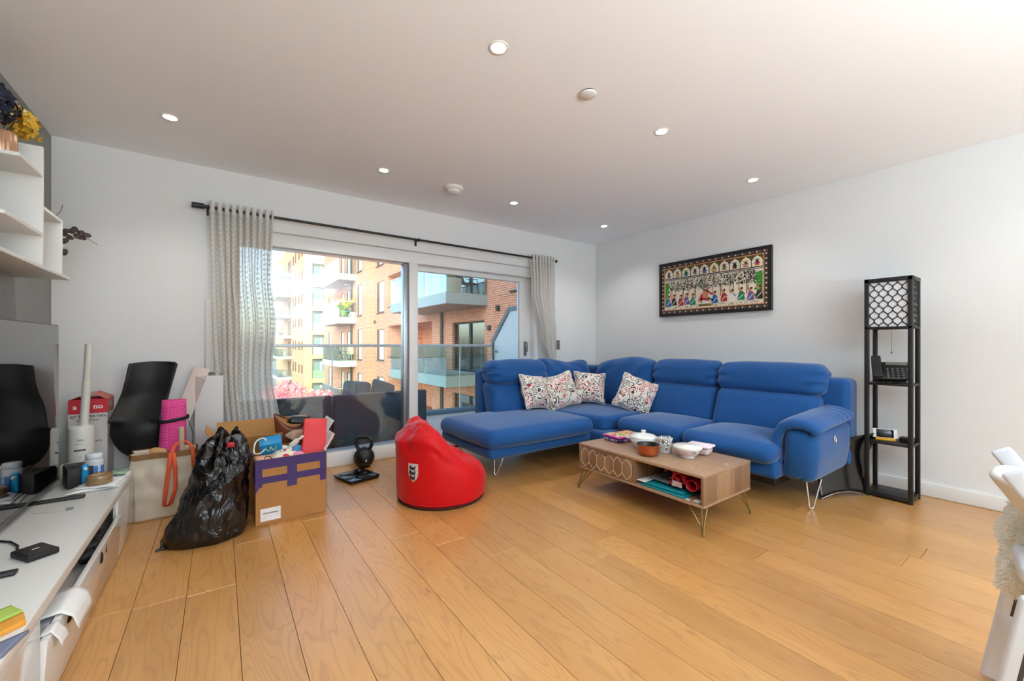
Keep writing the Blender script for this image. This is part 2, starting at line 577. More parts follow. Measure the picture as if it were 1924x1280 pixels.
MB().box(XL - .2, XR + .2, YB - .2, YW + .3, H, H + .25).build('ceiling', CEIL, label='plain white ceiling with recessed downlights', kind='structure')
MB().box(XL - .2, XL, YB - .2, YW + .3, -.12, H).build('wall_left', GREY_WALL, label='grey painted wall behind the television', kind='structure')
MB().box(XR, XR + .2, YB - .2, YW + .3, -.12, H).build('wall_right', WHITE_WALL, label='white wall carrying the framed painting', kind='structure')
wf = MB()
wf.box(XL, WX0, YW, YW + .3, -.12, H); wf.box(WX1, XR, YW, YW + .3, -.12, H); wf.box(WX0, WX1, YW, YW + .3, WH, H)
wf.build('wall_far', WHITE_WALL, label='white wall around the balcony window', kind='structure')
MB().box(XL, XR, YB - .2, YB, -.12, H).build('wall_back', WHITE_WALL, label='white wall behind the camera', kind='structure')
def skirting(name, a, b, lbl):
    MB().rbox(a[0], b[0], a[1], b[1], 0.001, 0.1, 0.004, 1).build(name, WHITE_SATIN, label=lbl, kind='structure')
skirting('baseboard_right', (XR - .016, YB), (XR, YW), 'white skirting board along the painting wall')
skirting('baseboard_far', (WX1 + .02, YW - .016), (XR - .017, YW), 'white skirting board behind the corner of the sofa')
skirting('baseboard_left', (XL, YB), (XL + .016, YW - .017), 'white skirting board below the grey wall')
skirting('baseboard_window', (XL + .017, YW - .016), (WX0 - .02, YW), 'white skirting board behind the stored boxes')

# upper storeys of this same building: the block above that shades the near end of the brick wing
MB().box(-4.0, 14.0, -9.0, YW + .3, H + .26, 11.0).build('wall_upper', BRICK_X, label='upper storeys of the home building above the room', kind='structure')

# ------------------------------------------------------------------ window_1: fixed pane, sliding sash
win = root('window_1', 'white framed balcony window with a wide fixed pane and a sliding door', None, (1.66, 4.05, 0.0), kind='structure')
FY0, FY1 = 4.02, 4.14
fr = MB()
fr.rbox(WX0, WX1, FY0, FY1 + .06, 1.955, WH, .004, 1)
fr.rbox(WX0, WX0 + .08, FY0, FY1 + .06, 0.0, 1.955, .004, 1)
fr.rbox(WX1 - .07, WX1, FY0, FY1 + .06, 0.0, 1.955, .004, 1)
fr.rbox(WX0, 1.664, FY0 - .03, FY1 + .06, 0.001, .125, .004, 1)
fr.rbox(1.664, WX1, FY0 + .03, FY1 + .06, 0.001, .05, .004, 1)
fr.build('window_frame', WHITE_GLOSS, win)
MB().rbox(1.572, 1.664, FY0 - .005, FY1, 0.125, 1.955, .004, 1).build('mullion', WHITE_GLOSS, win)
mt = MB(); mt.rbox(1.520, 1.571, FY0 + .02, FY1 - .02, 0.126, 1.945, .004, 1)
mt.build('metal_stile', M('anodised aluminium', (176, 184, 194), 0.3, 0.9), win)
MB().box(WX0 + .08, 1.521, 4.075, 4.083, 0.125, 1.955).build('fixed_pane', GLASS, win)
sash = MB()
sy0, sy1 = 4.11, 4.17
sash.rbox(1.64, 3.20, sy0, sy1, 1.90, 1.955, .003, 1); sash.rbox(1.64, 3.20, sy0, sy1, .05, .12, .003, 1)
sash.rbox(3.04, 3.20, sy0, sy1, .12, 1.90, .003, 1); sash.rbox(1.64, 1.70, sy0, sy1, .12, 1.90, .003, 1)
so = sash.build('sliding_sash', WHITE_GLOSS, win)
MB().box(1.69, 3.05, 4.135, 4.143, .11, 1.91).build('sliding_pane', GLASS2, so)
hd = MB(); hd.rbox(3.10, 3.14, sy0 - .012, sy0, .98, 1.16, .004, 1); hd.rbox(3.108, 3.132, sy0 - .05, sy0 - .03, 1.03, 1.15, .006, 2); hd.cyl((3.12, sy0 - .04, 1.04), (3.12, sy0, 1.04), .009)
hd.build('door_handle', STEEL, so)

# ------------------------------------------------------------------ balcony outside
deck = root('balcony_floor', 'pale grey boarded balcony floor outside the window', None, (1.6, 5.1, -0.02), kind='structure')
DECKM = M('grey composite decking', (206, 203, 196), 0.7, var=(5, 0.07), bump=(150, 0.1))
nb = 13; bw = (6.02 - 4.20) / nb
for i in range(nb):
    MB().rbox(-1.8, 3.95, 4.20 + i * bw + .003, 4.20 + (i + 1) * bw - .003, -.03, 0.0, .004, 1).build('deck_board', DECKM, deck)
MB().box(-1.9, 4.1, 4.3, 6.2, -.28, -.04).build('slab', M('balcony slab', (120, 124, 126), 0.8), deck)
MB().rbox(-1.9, 4.05, 6.05, 6.20, -.03, .062, .006, 1).build('kerb', M('slate blue kerb metal', (120, 148, 166), 0.45), deck)
bal = root('balustrade', 'frameless glass balustrade with a flat metal top rail around the balcony', 'balustrade', (1.6, 6.1, .062))
xs = [-1.70, -0.72, 0.275, 1.267, 2.258, 3.267, 3.90]
for i in range(len(xs) - 1):
    MB().box(xs[i] + .006, xs[i + 1] - .006, 6.093, 6.107, .062, 1.10).build('glass_panel', BALGLASS, bal)
for x in xs[1:-1]:
    MB().box(x - .005, x + .005, 6.09, 6.11, .062, 1.10).build('joint_strip', M('pale glass edge', (210, 226, 226), 0.3), bal)
MB().rbox(-1.70, 3.90, 6.075, 6.125, 1.085, 1.125, .006, 1).build('top_rail', M('satin handrail', (206, 208, 210), 0.35, 0.3), bal)
ps = root('privacy_screen', 'frosted glass privacy screen with a chamfered grey frame at the balcony end', 'screen', (3.9, 5.2, .0))
def yz(x): return lambda a, b, t: Vector((x + t, a, b))
outer = [(6.12, 0.0), (6.12, 1.20), (5.60, 1.75), (4.3, 1.75), (4.3, 0.0)]
inner = [(6.05, 0.06), (6.05, 1.17), (5.57, 1.68), (4.37, 1.68), (4.37, 0.06)]
pf = MB()
for i in range(5):
    j = (i + 1) % 5
    pf.prism([outer[i], outer[j], inner[j], inner[i]], yz(3.90), 0, .06)
pf.build('screen_frame', M('dark grey frame', (96, 108, 116), 0.4), ps)
MB().prism(inner, yz(3.92), 0, .012).build('frosted_panel', M('frosted glass panel', (214, 224, 228), 0.35), ps)
for (yy, zz) in ((5.3, 1.5), (5.95, 1.0), (5.95, .5)):
    MB().cyl((3.895, yy, zz), (3.885, yy, zz), .022).build('fixing', M('grey fixing', (90, 96, 100), 0.4), ps)

# rattan sofa with its back to the glass
rat = N('grey rattan weave')
sp_ = rat.n('ShaderNodeSeparateXYZ'); rat.set(sp_.inputs[0], rat.pos())
wv1 = rat.math('SINE', rat.math('ADD', rat.math('MULTIPLY', sp_.outputs[0], 190.0), rat.math('MULTIPLY', rat.math('SINE', rat.math('MULTIPLY', sp_.outputs[2], 240.0)), 1.3)))
wv2 = rat.math('SINE', rat.math('MULTIPLY', sp_.outputs[2], 480.0))
wv = rat.math('MULTIPLY', wv1, wv2)
RATTAN = rat.done(rat.bsdf(color=rat.mix(rat.math('MULTIPLY_ADD', wv, .5, .5), lin((34, 40, 48)), lin((108, 118, 130))), rough=0.5, normal=rat.bump(wv, 0.6, 0.004)))
for (n_, a, b, lbl) in (('rattan_sofa', -0.10, 0.925, 'grey woven rattan outdoor sofa behind the red beanbag reflection'), ('rattan_sofa', 0.935, 1.95, 'grey woven rattan outdoor sofa beside the white mullion')):
    r_ = root(n_, lbl, 'outdoor sofa', ((a + b) / 2, 4.8, 0.0), group='rattan seats out on the balcony')
    MB().rbox(a, b, 4.44, 4.52, .03, .60, .02, 2).build('backrest', RATTAN, r_)
    MB().rbox(a, b, 4.525, 5.2, .03, .30, .02, 2).build('seat_base', RATTAN, r_)
    MB().rbox(a + .03, b - .03, 4.54, 5.18, .305, .42, .03, 2).build('seat_cushion', M('charcoal outdoor cushion', (70, 80, 90), 0.9), r_)
def scatter(loc, e, s, mat, name, lbl, cat='cushion'):
    m = MB().rbox(-s / 2, s / 2, -.06, .06, 0, s, .05, 2, (4, 1, 4), fn=lambda w, q: Vector((w.x, w.y * (1.15 - .8 * max(abs(q.x), abs(q.z)) ** 3), w.z)))
    m.move(trs(loc, e)); o = m.build(name, mat, label=lbl, cat=cat); return o
OUTC = M('slate outdoor cushion', (104, 124, 138), 0.9)
scatter((1.50, 4.70, .42), (-.35, .35, .2), .30, OUTC, 'outdoor_cushion', 'slate grey cushion poking above the rattan sofa back by the mullion')
scatter((1.22, 4.70, .42), (-.3, .12, -.1), .30, OUTC, 'outdoor_cushion', 'slate grey cushion lying lower behind the rattan sofa back')
# ------------------------------------------------------------------ the brick wing opposite
XWG = 8.24
wing = root('apartment_building', 'red brick apartment wing with stacked glazed balconies beyond the window', 'building', (12, 20, -9))
XB = 16.0
def wall_x(y0, y1, z0, z1, x=XWG):      # a piece of facade that faces the room side
    return (x, y0, y1, z0, z1)
lv = [-6.0, -3.0, 0.0, 3.0, 6.0, 9.0]
TOP = 14.0
w = MB()
# near stretch with door openings (13.4..16.1) and deep terraces (18.2..24.5)
w.box(XWG, XB, 4.3, 13.4, -9, TOP); w.box(XWG, XB, 16.1, 18.2, -9, TOP)
w.box(XWG, XB, 24.5, 27.2, -9, TOP)
for z in lv:
    w.box(XWG, XB, 13.4, 16.1, z + 2.06, z + 3.0)
    w.box(XWG + 2.2, XB, 13.4, 16.1, z, z + 2.06)
    w.box(XWG, XWG + .3, 18.2, 24.5, z + 2.25, z + 3.35)
    w.box(XWG + 2.2, XB, 18.2, 24.5, z + .35, z + 2.25)
    w.box(XWG + .3, XB, 18.2, 24.5, z + 2.25, z + 3.0)
o = w.build('brick_facade', BRICK_Y, wing)
# the faces that look towards the room get courses running the other way
def face_x(mat, x0, x1, y, z0, z1, name='brick_return'):
    return MB().box(x0, x1, y - .012, y, z0, z1).build(name, mat, wing)
for z in lv:
    face_x(BRICK_X, XWG + .002, XWG + .9, 16.1, z, z + 2.06)
    face_x(BRICK_X, XWG + .002, XB, 24.5, z + .35, z + 2.25)
    MB().box(XWG - .04, XWG + .3, 18.2, 24.5, z + 3.35, z + 3.40).build('coping', DARK_FRAME, wing)
PX = 7.72
w = MB(); w.box(PX, XB, 27.2, 40.4, -9, TOP); w.build('brick_pier', BRICK_Y, wing)
face_x(BRICK_X, PX, XWG, 27.2, -9, TOP)

def window(y0, y1, z0, z1, x=XWG, split=None, curtain=False, deep=.12):
    f = MB(); t = .06
    f.box(x - .01, x + deep, y0, y0 + t, z0, z1); f.box(x - .01, x + deep, y1 - t, y1, z0, z1)
    f.box(x - .01, x + deep, y0 + t, y1 - t, z1 - t, z1); f.box(x - .01, x + deep, y0 + t, y1 - t, z0, z0 + t)
    if split: f.box(x - .01, x + deep, split - t, split + t, z0 + t, z1 - t)
    fo = f.build('window', DARK_FRAME, wing)
    MB().box(x + deep * .4, x + deep * .5, y0 + t, y1 - t, z0 + t, z1 - t).build('pane', DARK_PANE, fo)
    if curtain:
        MB().grid(lambda a, b: (x + .35 + .03 * math.sin(a * 60), y0 + .1 + (y1 - y0 - .2) * a, z0 + .05 + (z1 - z0 - .1) * b), 60, 1).build('curtain', TEAL_CURTAIN, fo)
    return fo
def slit(y0, y1, z0, z1, x):            # a narrow window set into the wall face with a dark sill
    f = MB(); f.box(x - .004, x + .01, y0, y1, z0, z1)
    fo = f.build('window', M('window reveal', (92, 70, 58), 0.9), wing)
    MB().box(x - .012, x - .005, y0 + .04, y0 + (y1 - y0) * .62, z0 + .05, z1 - .05).build('pane', M('pale blind behind glass', (206, 214, 212), 0.4), fo)
    MB().box(x - .07, x - .012, y0 - .05, y1 + .05, z0 - .05, z0).build('sill', DARK_FRAME, fo)
for z in lv[:-1]:
    window(13.4, 16.1, z + .05, z + 2.06, XWG + .12, 14.75, curtain=True)
    slit(25.2, 26.6, z + .15, z + 2.1, XWG)
    slit(28.2, 29.2, z + .1, z + 2.2, PX)
    for yy in (31.2, 33.0): slit(yy, yy + .9, z + .05, z + 2.1, PX)
    slit(37.5, 38.5, z + .6, z + 2.2, PX)
for z in (3.0, 6.0): window(10.0, 11.55, z + .0, z + 1.5, XWG + .02)
MB().box(XWG - .08, XWG, 9.9, 11.65, 2.94, 3.0).build('window_sill', DARK_FRAME, wing)
for (yy, zz) in ((13.0, 1.75), (26.9, 2.6), (12.4, 2.45)):
    MB().rbox(XWG - .12, XWG, yy - .07, yy + .07, zz - .1, zz + .1, .02, 1).build('wall_light', DARK_FRAME, wing)
for yy in (16.95, 30.6):
    MB().cyl(((XWG if yy < 20 else PX) - .1, yy, -8.9), ((XWG if yy < 20 else PX) - .1, yy, TOP), .07, n=10).build('downpipe', DARK_FRAME, wing)

def balcony(y0, y1, z, x0, x1, dark):
    m = MB(); m.box(x0, x1, y0, y1, z - .40, z)
    bo = m.build('balcony', SLAT_GREY if dark else WHITE_SLAB, wing)
    MB().box(x0 + .03, x1, y0 + .03, y1 - .03, z - .415, z - .401).build('soffit', SOFFIT, bo)
    MB().box(x0 + .05, x1, y0 + .05, y1 - .05, z + .001, z + .02).build('paving', M('pale balcony paving', (214, 210, 200), 0.8), bo)
    n = 3
    for i in range(n):
        a = y0 + (y1 - y0) * i / n; b = y0 + (y1 - y0) * (i + 1) / n
        MB().box(x0 + .02, x0 + .035, a + .02, b - .02, z, z + 1.1).build('glass_panel', FARGLASS, bo)
    for i in range(2):
        a = x0 + .05 + (x1 - x0 - .05) * i / 2; b = x0 + .05 + (x1 - x0 - .05) * (i + 1) / 2
        MB().box(a + .01, b - .01, y0 + .02, y0 + .035, z, z + 1.1).build('glass_panel', BALGLASS, bo)
    r = MB(); r.box(x0 + .01, x0 + .05, y0 + .01, y1, z + 1.1, z + 1.14); r.box(x0 + .05, x1, y0 + .01, y0 + .05, z + 1.1, z + 1.14)
    r.build('handrail', M('pale handrail', (190, 196, 198), 0.4), bo)
    return bo
for z in (-3.0, 0.0, 3.0):
    balcony(13.18, 19.0, z, 6.5, XWG, True)
for z in (-3.0, 0.0, 3.0, 6.0):
    balcony(29.6, 35.0, z, 6.55, PX, False)

# things standing on those balconies
def pot_plant(x, y, z, s, pot, leafc, lbl, n=26, square=False):
    r = root('potted_plant', lbl, 'plant', (x, y, z))
    if square: MB().rbox(x - .3 * s, x + .3 * s, y - .3 * s, y + .3 * s, z, z + .55 * s, .02, 1).build('planter', M(pot[0], pot[1], .6), r)
    else: MB().lathe([(0, 0), (.16 * s, 0), (.22 * s, .36 * s), (.19 * s, .36 * s), (.17 * s, .30 * s), (0, .30 * s)], (x, y, z), 14).build('planter', M(pot[0], pot[1], .6), r)
    f = MB(); rr = random.Random(int(x * 100 + y * 31)); z0 = z + (.5 if square else .32) * s
    for i in range(n):
        a = rr.random() * 2 * PI; L = (.35 + .4 * rr.random()) * s; t = .25 + .5 * rr.random()
        d = Vector((math.cos(a) * t, math.sin(a) * t, 1)).normalized(); sd = Vector((-math.sin(a), math.cos(a), 0)) * .035 * s
        p = Vector((x, y, z0)); q = p + d * L * .6; e = p + d * L + Vector((math.cos(a), math.sin(a), -.5)) * L * .25
        f.add([p - sd * .5, p + sd * .5, q + sd, e, q - sd], [(0, 1, 2, 3, 4)])
    f.build('foliage', M(leafc[0], leafc[1], .6), r, kind='stuff')
def frame_chair(x, y, z, yaw, matn, col, lbl, cat='chair', name='balcony_chair', recl=.25):
    r = root(name, lbl, cat, (x, y, z), (0, 0, yaw)); m = M(matn, col, .5)
    MB().rbox(-.26, .26, -.26, .26, .40, .45, .02, 1).build('seat', m, r)
    b = MB().rbox(-.26, .26, 0, .04, 0, .62, .018, 1); b.move(trs((0, .25, .42), (-recl, 0, 0))); b.build('backrest', m, r)
    for sx in (-1, 1):
        for sy in (-1, 1): MB().cyl((sx * .24, sy * .22, .42), (sx * .28, sy * .28, 0), .018, n=8).build('leg', m, r)
        MB().tube([(sx * .28, -.24, .42), (sx * .29, -.2, .62), (sx * .29, .28, .66)], .016, 6).build('armrest', m, r)
frame_chair(7.25, 14.3, 3.02, 2.3, 'cream rattan', (236, 228, 196), 'cream slatted armchair on the near upper balcony')
frame_chair(7.75, 13.75, 3.02, .5, 'black wire', (50, 54, 58), 'black folding chair on the near upper balcony', recl=.5)
pot_plant(6.95, 13.7, 3.02, 1.0, ('white planter', (232, 232, 228)), ('yellow green leaf', (150, 170, 96)), 'white cube planter with trailing greenery on the near upper balcony', square=True)
pot_plant(6.95, 29.95, 3.02, 1.15, ('green pot', (140, 160, 80)), ('bright grass leaf', (180, 190, 60)), 'green pot of yellow grass on the far middle balcony')
pot_plant(7.35, 30.3, 3.3, 1.3, ('terracotta pot', (190, 140, 100)), ('yellow fern leaf', (196, 190, 70)), 'tall yellow fern behind the turquoise deck chair')
frame_chair(7.2, 30.0, 3.02, 1.2, 'turquoise canvas', (60, 190, 180), 'turquoise deck chair on the far middle balcony', name='deck_chair', recl=.9)
MB().rbox(7.35, 7.72, 29.7, 30.0, 3.02, 3.4, .02, 1).build('storage_chest', M('white chest', (236, 236, 232), .5), label='white storage chest on the far middle balcony', cat='chest')
frame_chair(7.05, 30.0, .02, 1.0, 'sage canvas', (120, 136, 128), 'sage green chair on the far lower balcony', recl=.5)
frame_chair(7.4, 30.2, .02, -.6, 'pale wood', (214, 196, 170), 'pale wooden chair on the far lower balcony')
frame_chair(7.2, 17.6, .02, 1.0, 'white metal', (220, 224, 222), 'white garden chair on the near lower balcony')

# ------------------------------------------------------------------ peach tower behind
tw = root('apartment_tower', 'pale peach brick tower with yellow fascia bays far behind the brick wing', 'building', (14, 70, -12))
TX, TY = 8.5, 56.5
MB().box(TX, 22, TY, 88, -15, 16).build('tower_wall', TOWER_Y, tw)
MB().box(TX - .02, 9.35, TY - .03, TY, -15, 16).build('tower_return', TOWER_X, tw)
MB().box(TX, 11.6, TY - .04, TY - .005, 9.55, 16).build('parapet', CREAM_PANEL, tw)
for k in range(-4, 4):
    z = 3.0 * k
    b = MB().box(9.4, 11.4, TY - .6, TY + .3, z - .62, z - .1).build('bay_fascia', YELLOW_PANEL if k < 3 else CREAM_PANEL, tw)
    MB().box(9.4, 11.4, TY - .25, TY + .05, z - .1, z + 2.35).build('bay_recess', M('bay dark grey', (96, 104, 100), .8), b)  # plain dark grey block behind the bay window
    MB().box(9.55, 11.3, TY - .32, TY - .26, z + .0, z + 2.0).build('bay_window', M('bay glass', (120, 150, 148), .15), b)
    MB().box(10.25, 10.45, TY - .36, TY - .33, z, z + 2.0).build('bay_frame', M('pale bay frame', (216, 222, 216), .5), b)
    MB().box(9.42, 11.35, TY - .55, TY - .52, z - .1, z + .9).build('bay_balustrade', M('bay guard %d' % (k % 3), [(206, 214, 206), (150, 176, 170), (140, 200, 140)][k % 3], .5), b)
for k in range(-4, 5):
    z = 3.0 * k - .55
    b = MB().box(6.68, TX, 67, 76, z - .4, z).build('tower_balcony', WHITE_SLAB, tw)
    MB().box(6.7, 6.74, 67.05, 76, z, z + 1.1).build('glass_panel', FARGLASS, b)
    MB().box(6.74, TX, 67.02, 67.06, z, z + 1.1).build('glass_panel', FARGLASS, b)
    for (yy, hh) in ((57.8, 1.1), (60.2, 1.1), (63.2, 1.3), (65.4, 1.3)):
        MB().box(TX - .05, TX - .01, yy, yy + .8, z + 1.0, z + 1.0 + hh).build('slot_window', M('slot window', (110, 78, 60), .7), tw)
    MB().box(TX - .05, TX - .01, 68.5, 71.5, z, z + 2.2).build('balcony_door', M('balcony door brown', (120, 84, 64), .6), b)  # plain dark brown slab for the door
    MB().box(7.3, 7.9, 69, 69.8, z, z + .7).build('balcony_bench', M('pale bench', (220, 214, 200), .7), b)
for (x, y, w_, up) in ((6.0, 52, 2.4, 0), (5.1, 28, 1.3, 1.3)):
    t = root('blossom_tree', 'pink blossom tree %s' % ('below the peach tower' if y > 50 else 'beside the foot of the far balconies'), 'tree', (x, y, -12))
    MB().tube([(x, y, -12), (x + .1, y, -8), (x, y, -5 + up)], [.25, .2, .1], 8).build('trunk', M('bark', (96, 76, 66), .9), t)
    f = MB(); rr = random.Random(int(y))
    for i in range(900):
        d = Vector((rr.gauss(0, 1), rr.gauss(0, 1), rr.gauss(0, 1))).normalized() * (rr.random() ** .4)
        p = Vector((x, y, -4.6 + up)) + Vector((d.x * w_, d.y * w_, d.z * 1.7)); a = rr.random() * 6; s_ = .16
        u_ = Vector((math.cos(a), math.sin(a), rr.random() - .5)) * s_; v_ = Vector((-math.sin(a) * .4, rr.random() - .5, math.cos(a))) * s_
        f.add([p - u_, p - v_, p + u_, p + v_], [(0, 1, 2, 3)])
    f.build('blossom', M('pink blossom', (232, 150, 166), .8), t, kind='stuff')
MB().box(-300, 60, 8, 380, -12.6, -12.05).build('ground', M('courtyard paving', (150, 146, 138), .9, var=(.4, .1)), label='paved courtyard far below the balcony', kind='structure')
# ------------------------------------------------------------------ ceiling fittings
LAMP = N('lit downlight lens')
em = LAMP.n('ShaderNodeEmission', Strength=14.0); em.inputs[0].default_value = (1, .97, .93, 1)
LAMP_M = LAMP.done(em.outputs[0])
DL = [(-0.249, 3.235, 'lit downlight in the window row, leftmost one near the grey wall'),
      (1.055, 3.235, 'lit downlight in the window row, left of the louvred round alarm'),
      (2.33, 3.245, 'lit downlight in the window row, right of the louvred round alarm'),
      (3.64, 3.27, 'lit downlight in the window row, closest to the far right corner'),
      (1.055, 1.59, 'large lit downlight nearest to the camera at the top of the picture'),
      (2.33, 1.604, 'lit downlight over the coffee table, middle of the near row'),
      (3.64, 1.633, 'lit downlight close to the wall with the painting')]
DL += [(-0.249, 1.59, 'lit downlight above the media bench, out of the picture')] + [(x, y, 'lit downlight %s, in the %s' % (c, r_)) for y, r_ in ((-.04, 'row just behind the camera'), (-1.68, 'rearmost row of the ceiling')) for x, c in ((-.249, 'next to the grey wall'), (1.055, 'second from the grey wall'), (2.33, 'third from the grey wall'), (3.64, 'next to the painting wall'))]
def add_lamp(o):
    d = bpy.data.lights.new('downlight_lamp', 'SPOT'); d.energy = (19 if o.location.y > 3 else 13) if o.location.y > 1 else 9; d.spot_size = 2.2; d.spot_blend = .9; d.shadow_soft_size = .03; d.color = (1.0, .98, .95)
    lo = bpy.data.objects.new('downlight_lamp', d); COL.objects.link(lo); lo.parent = o; lo.location = (0, 0, -.02)
dl0 = None
for x, y, lbl in DL:
    if dl0 is None:
        r = root('downlight', lbl, 'ceiling light', (x, y, H), group='recessed downlights in the ceiling')
        MB().lathe([(.033, -.001), (.036, -.004), (.044, -.005), (.047, 0.0)], (x, y, H), 28).build('trim_ring', WHITE_PLASTIC, r)
        MB().lathe([(0, -.003), (.034, -.003)], (x, y, H), 24).build('lens', LAMP_M, r)
        dl0 = r
    else:
        r = copy_tree(dl0); r.location = (x, y, H); r['label'] = lbl
        r['group'] = 'recessed downlights in the ceiling' if y > 0 else 'downlights behind the camera'
for o in [o for o in bpy.data.objects if o.name.startswith('downlight') and o.parent is None]: add_lamp(o)
r = root('smoke_alarm', 'white louvred round smoke alarm on the ceiling near the window', 'smoke alarm', (1.673, 3.243, H))
MB().lathe([(.085, 0), (.085, -.012), (.078, -.022), (.060, -.026)], (1.673, 3.243, H), 32).build('base', WHITE_PLASTIC, r)
MB().lathe([(.060, -.026), (.056, -.020), (.052, -.021)], (1.673, 3.243, H), 32).build('vent_gap', BLACK_PLASTIC, r)
MB().lathe([(.058, -.022), (.058, -.040), (.050, -.048), (.0, -.050)], (1.673, 3.243, H), 32).build('cap', WHITE_PLASTIC, r)
r = root('ceiling_disc', 'plain white round disc cover on the ceiling above the coffee table', 'ceiling cover', (1.647, 1.594, H))
MB().lathe([(.043, 0), (.043, -.004)], (1.647, 1.594, H), 32).build('gasket', BLACK_PLASTIC, r)
MB().lathe([(.046, -.005), (.046, -.012), (.042, -.015), (0, -.015)], (1.647, 1.594, H), 32).build('cover', WHITE_PLASTIC, r)

# ------------------------------------------------------------------ curtains and rod
RY, RZ = 3.885, 2.166
r = root('curtain_rod', 'black metal curtain rod with barrel finials above the window', 'curtain rod', (1.65, RY, RZ))
MB().cyl((-.10, RY, RZ), (3.40, RY, RZ), .011, n=12).build('pole', BLACK_METAL, r)
for a, b in ((-.175, -.10), (3.40, 3.45)):
    m = MB(); m.cyl((a, RY, RZ), (b, RY, RZ), .021, n=18); m.cyl((b - .004 if a < 0 else a - .02, RY, RZ), (b + .02 if a < 0 else a + .004, RY, RZ), .014, n=14)
    m.build('finial', BLACK_METAL, r)
for x in (-.075, 1.62, 3.385):
    m = MB(); m.cyl((x, RY, RZ), (x, YW, RZ), .007, n=10); m.rbox(x - .012, x + .012, YW - .006, YW, RZ - .045, RZ + .02, .002, 1); m.tube([(x, RY + .016 * math.cos(t * .5), RZ + .016 * math.sin(t * .5)) for t in range(13)], .004, 6)
    m.build('bracket', BLACK_METAL, r)

def curtain(name, lbl, xl, xr, folds, zb, amp, wide, seed, eyelets):
    r = root(name, lbl, 'curtain', ((xl(0) + xr(0)) / 2, RY, .02))
    zt = RZ + .045
    def f(u, v):
        z = zt + (zb - zt) * v
        a = xl(v) + (xr(v) - xl(v)) * u
        ph = 2 * PI * folds * u
        k = min(1, v * 5)
        dr = amp * (1 + .5 * nz((u * 6, v * 2.2, seed))) * (1 - .25 * k)
        a += k * .016 * nz((u * 9, v * 3, seed + 4)) + .010 * math.sin(ph * 2) * (1 - .3 * k)
        y = RY + dr * math.cos(ph + k * 1.3 * nz((u * 3, v * 1.6, seed + 9))) + .018 * k * nz((u * 5, v * 5, seed + 2))
        return (a, min(y, YW - .012), z)
    L = zt - zb
    MB().grid(f, int(folds * 16), 90, uv=lambda u, v: (u * wide, v * L)).build('cloth', CURTAIN, r)
    for i in range(eyelets):
        u = (i + .5) / (2 * folds) * 1.0 + .0
        x = f((i + .5) / (2 * folds), .02)[0]
        MB().tube([(x, RY + .022 * math.cos(t * PI / 8), RZ + .022 * math.sin(t * PI / 8)) for t in range(16)], .004, 6, closed=True).build('eyelet', STEEL, r)
    return r
def pw(pts):
    def f(v):
        for (a, x), (b, y) in zip(pts, pts[1:]):
            if v <= b:
                t = (v - a) / (b - a); t = t * t * (3 - 2 * t)
                return x + (y - x) * t
        return pts[-1][1]
    return f
curtain('curtain', 'pale trellis pattern sheer curtain bunched at the left of the window behind the cardboard boxes',
        pw([(0, -.072), (.3, -.055), (.6, -.035), (1, -.02)]), pw([(0, .355), (.25, .345), (.42, .375), (.6, .35), (.85, .405), (1, .42)]), 9.5, .03, .032, 1.5, 3.0, 19)
curtain('curtain', 'pale trellis pattern sheer curtain gathered at the right of the window behind the sofa corner',
        pw([(0, 3.05), (.2, 3.07), (.45, 3.21), (.6, 3.30), (1, 3.36)]), pw([(0, 3.40), (.5, 3.42), (1, 3.47)]), 7.5, .03, .034, 1.3, 8.0, 15)

# ------------------------------------------------------------------ framed painting
px0 = XR - .032
def P(s, t, k=0):       # s along the picture, t up, k = paint layer
    return Vector((px0 - .0004 * k, 2.928 - 1.194 * s, 1.452 + .602 * t))
r = root('framed_painting', 'black framed folk painting of dancing figures under an arcade of deities', 'painting', (XR, 2.33, 1.452))
def bar(a, b, c, d): 
    return MB().box(px0 - .006, XR, 2.928 - 1.194 * b, 2.928 - 1.194 * a, 1.452 + .602 * c, 1.452 + .602 * d)
fr = bar(-.006, .018, -.012, 1.012); 
for q in ((.982, 1.006, -.012, 1.012), (.018, .982, .970, 1.012), (.018, .982, -.012, .030)):
    b_ = bar(*q); fr.add(b_.v, b_.f)
fr.build('frame', M('black picture frame', (24, 24, 26), .35), r)
pm = [M('paint ground cream', (226, 214, 190), .7), M('paint border umber', (58, 48, 42), .7), M('paint white dots', (230, 222, 210), .7), M('paint orange', (206, 128, 62), .7),
      M('paint olive', (88, 78, 30), .7), M('paint ink', (56, 54, 50), .7), M('paint green', (46, 134, 40), .7), M('paint red', (176, 40, 44), .7),
      M('paint blue', (30, 100, 168), .7), M('paint emerald', (10, 128, 92), .7), M('paint violet', (110, 88, 140), .7), M('paint skin', (196, 128, 98), .7), M('paint black', (40, 38, 40), .7), M('paint ochre', (212, 170, 60), .7), M('paint teal leaf', (110, 120, 108), .7)]
pc = MB()
def poly(pts, mi, k): pc.add([P(a, b, k) for a, b in pts], [tuple(range(len(pts)))], mi)
def rect(a, b, c, d, mi, k): poly([(a, c), (b, c), (b, d), (a, d)], mi, k)
AS = 1.194 / .602
def disc(s, t, rr, mi, k, n=10, ax=1.0): poly([(s + rr * ax * math.cos(2 * PI * i / n) / AS, t + rr * math.sin(2 * PI * i / n)) for i in range(n)], mi, k)
def stroke(a, b, w, mi, k):
    d = Vector(((b[0] - a[0]) * AS, b[1] - a[1])); 
    if d.length < 1e-6: return
    n_ = Vector((-d.y / AS, d.x)).normalized() if False else Vector((-d.y, d.x)).normalized() * w
    n_ = Vector((n_.x / AS, n_.y))
    poly([(a[0] + n_.x, a[1] + n_.y), (a[0] - n_.x, a[1] - n_.y), (b[0] - n_.x, b[1] - n_.y), (b[0] + n_.x, b[1] + n_.y)], mi, k)
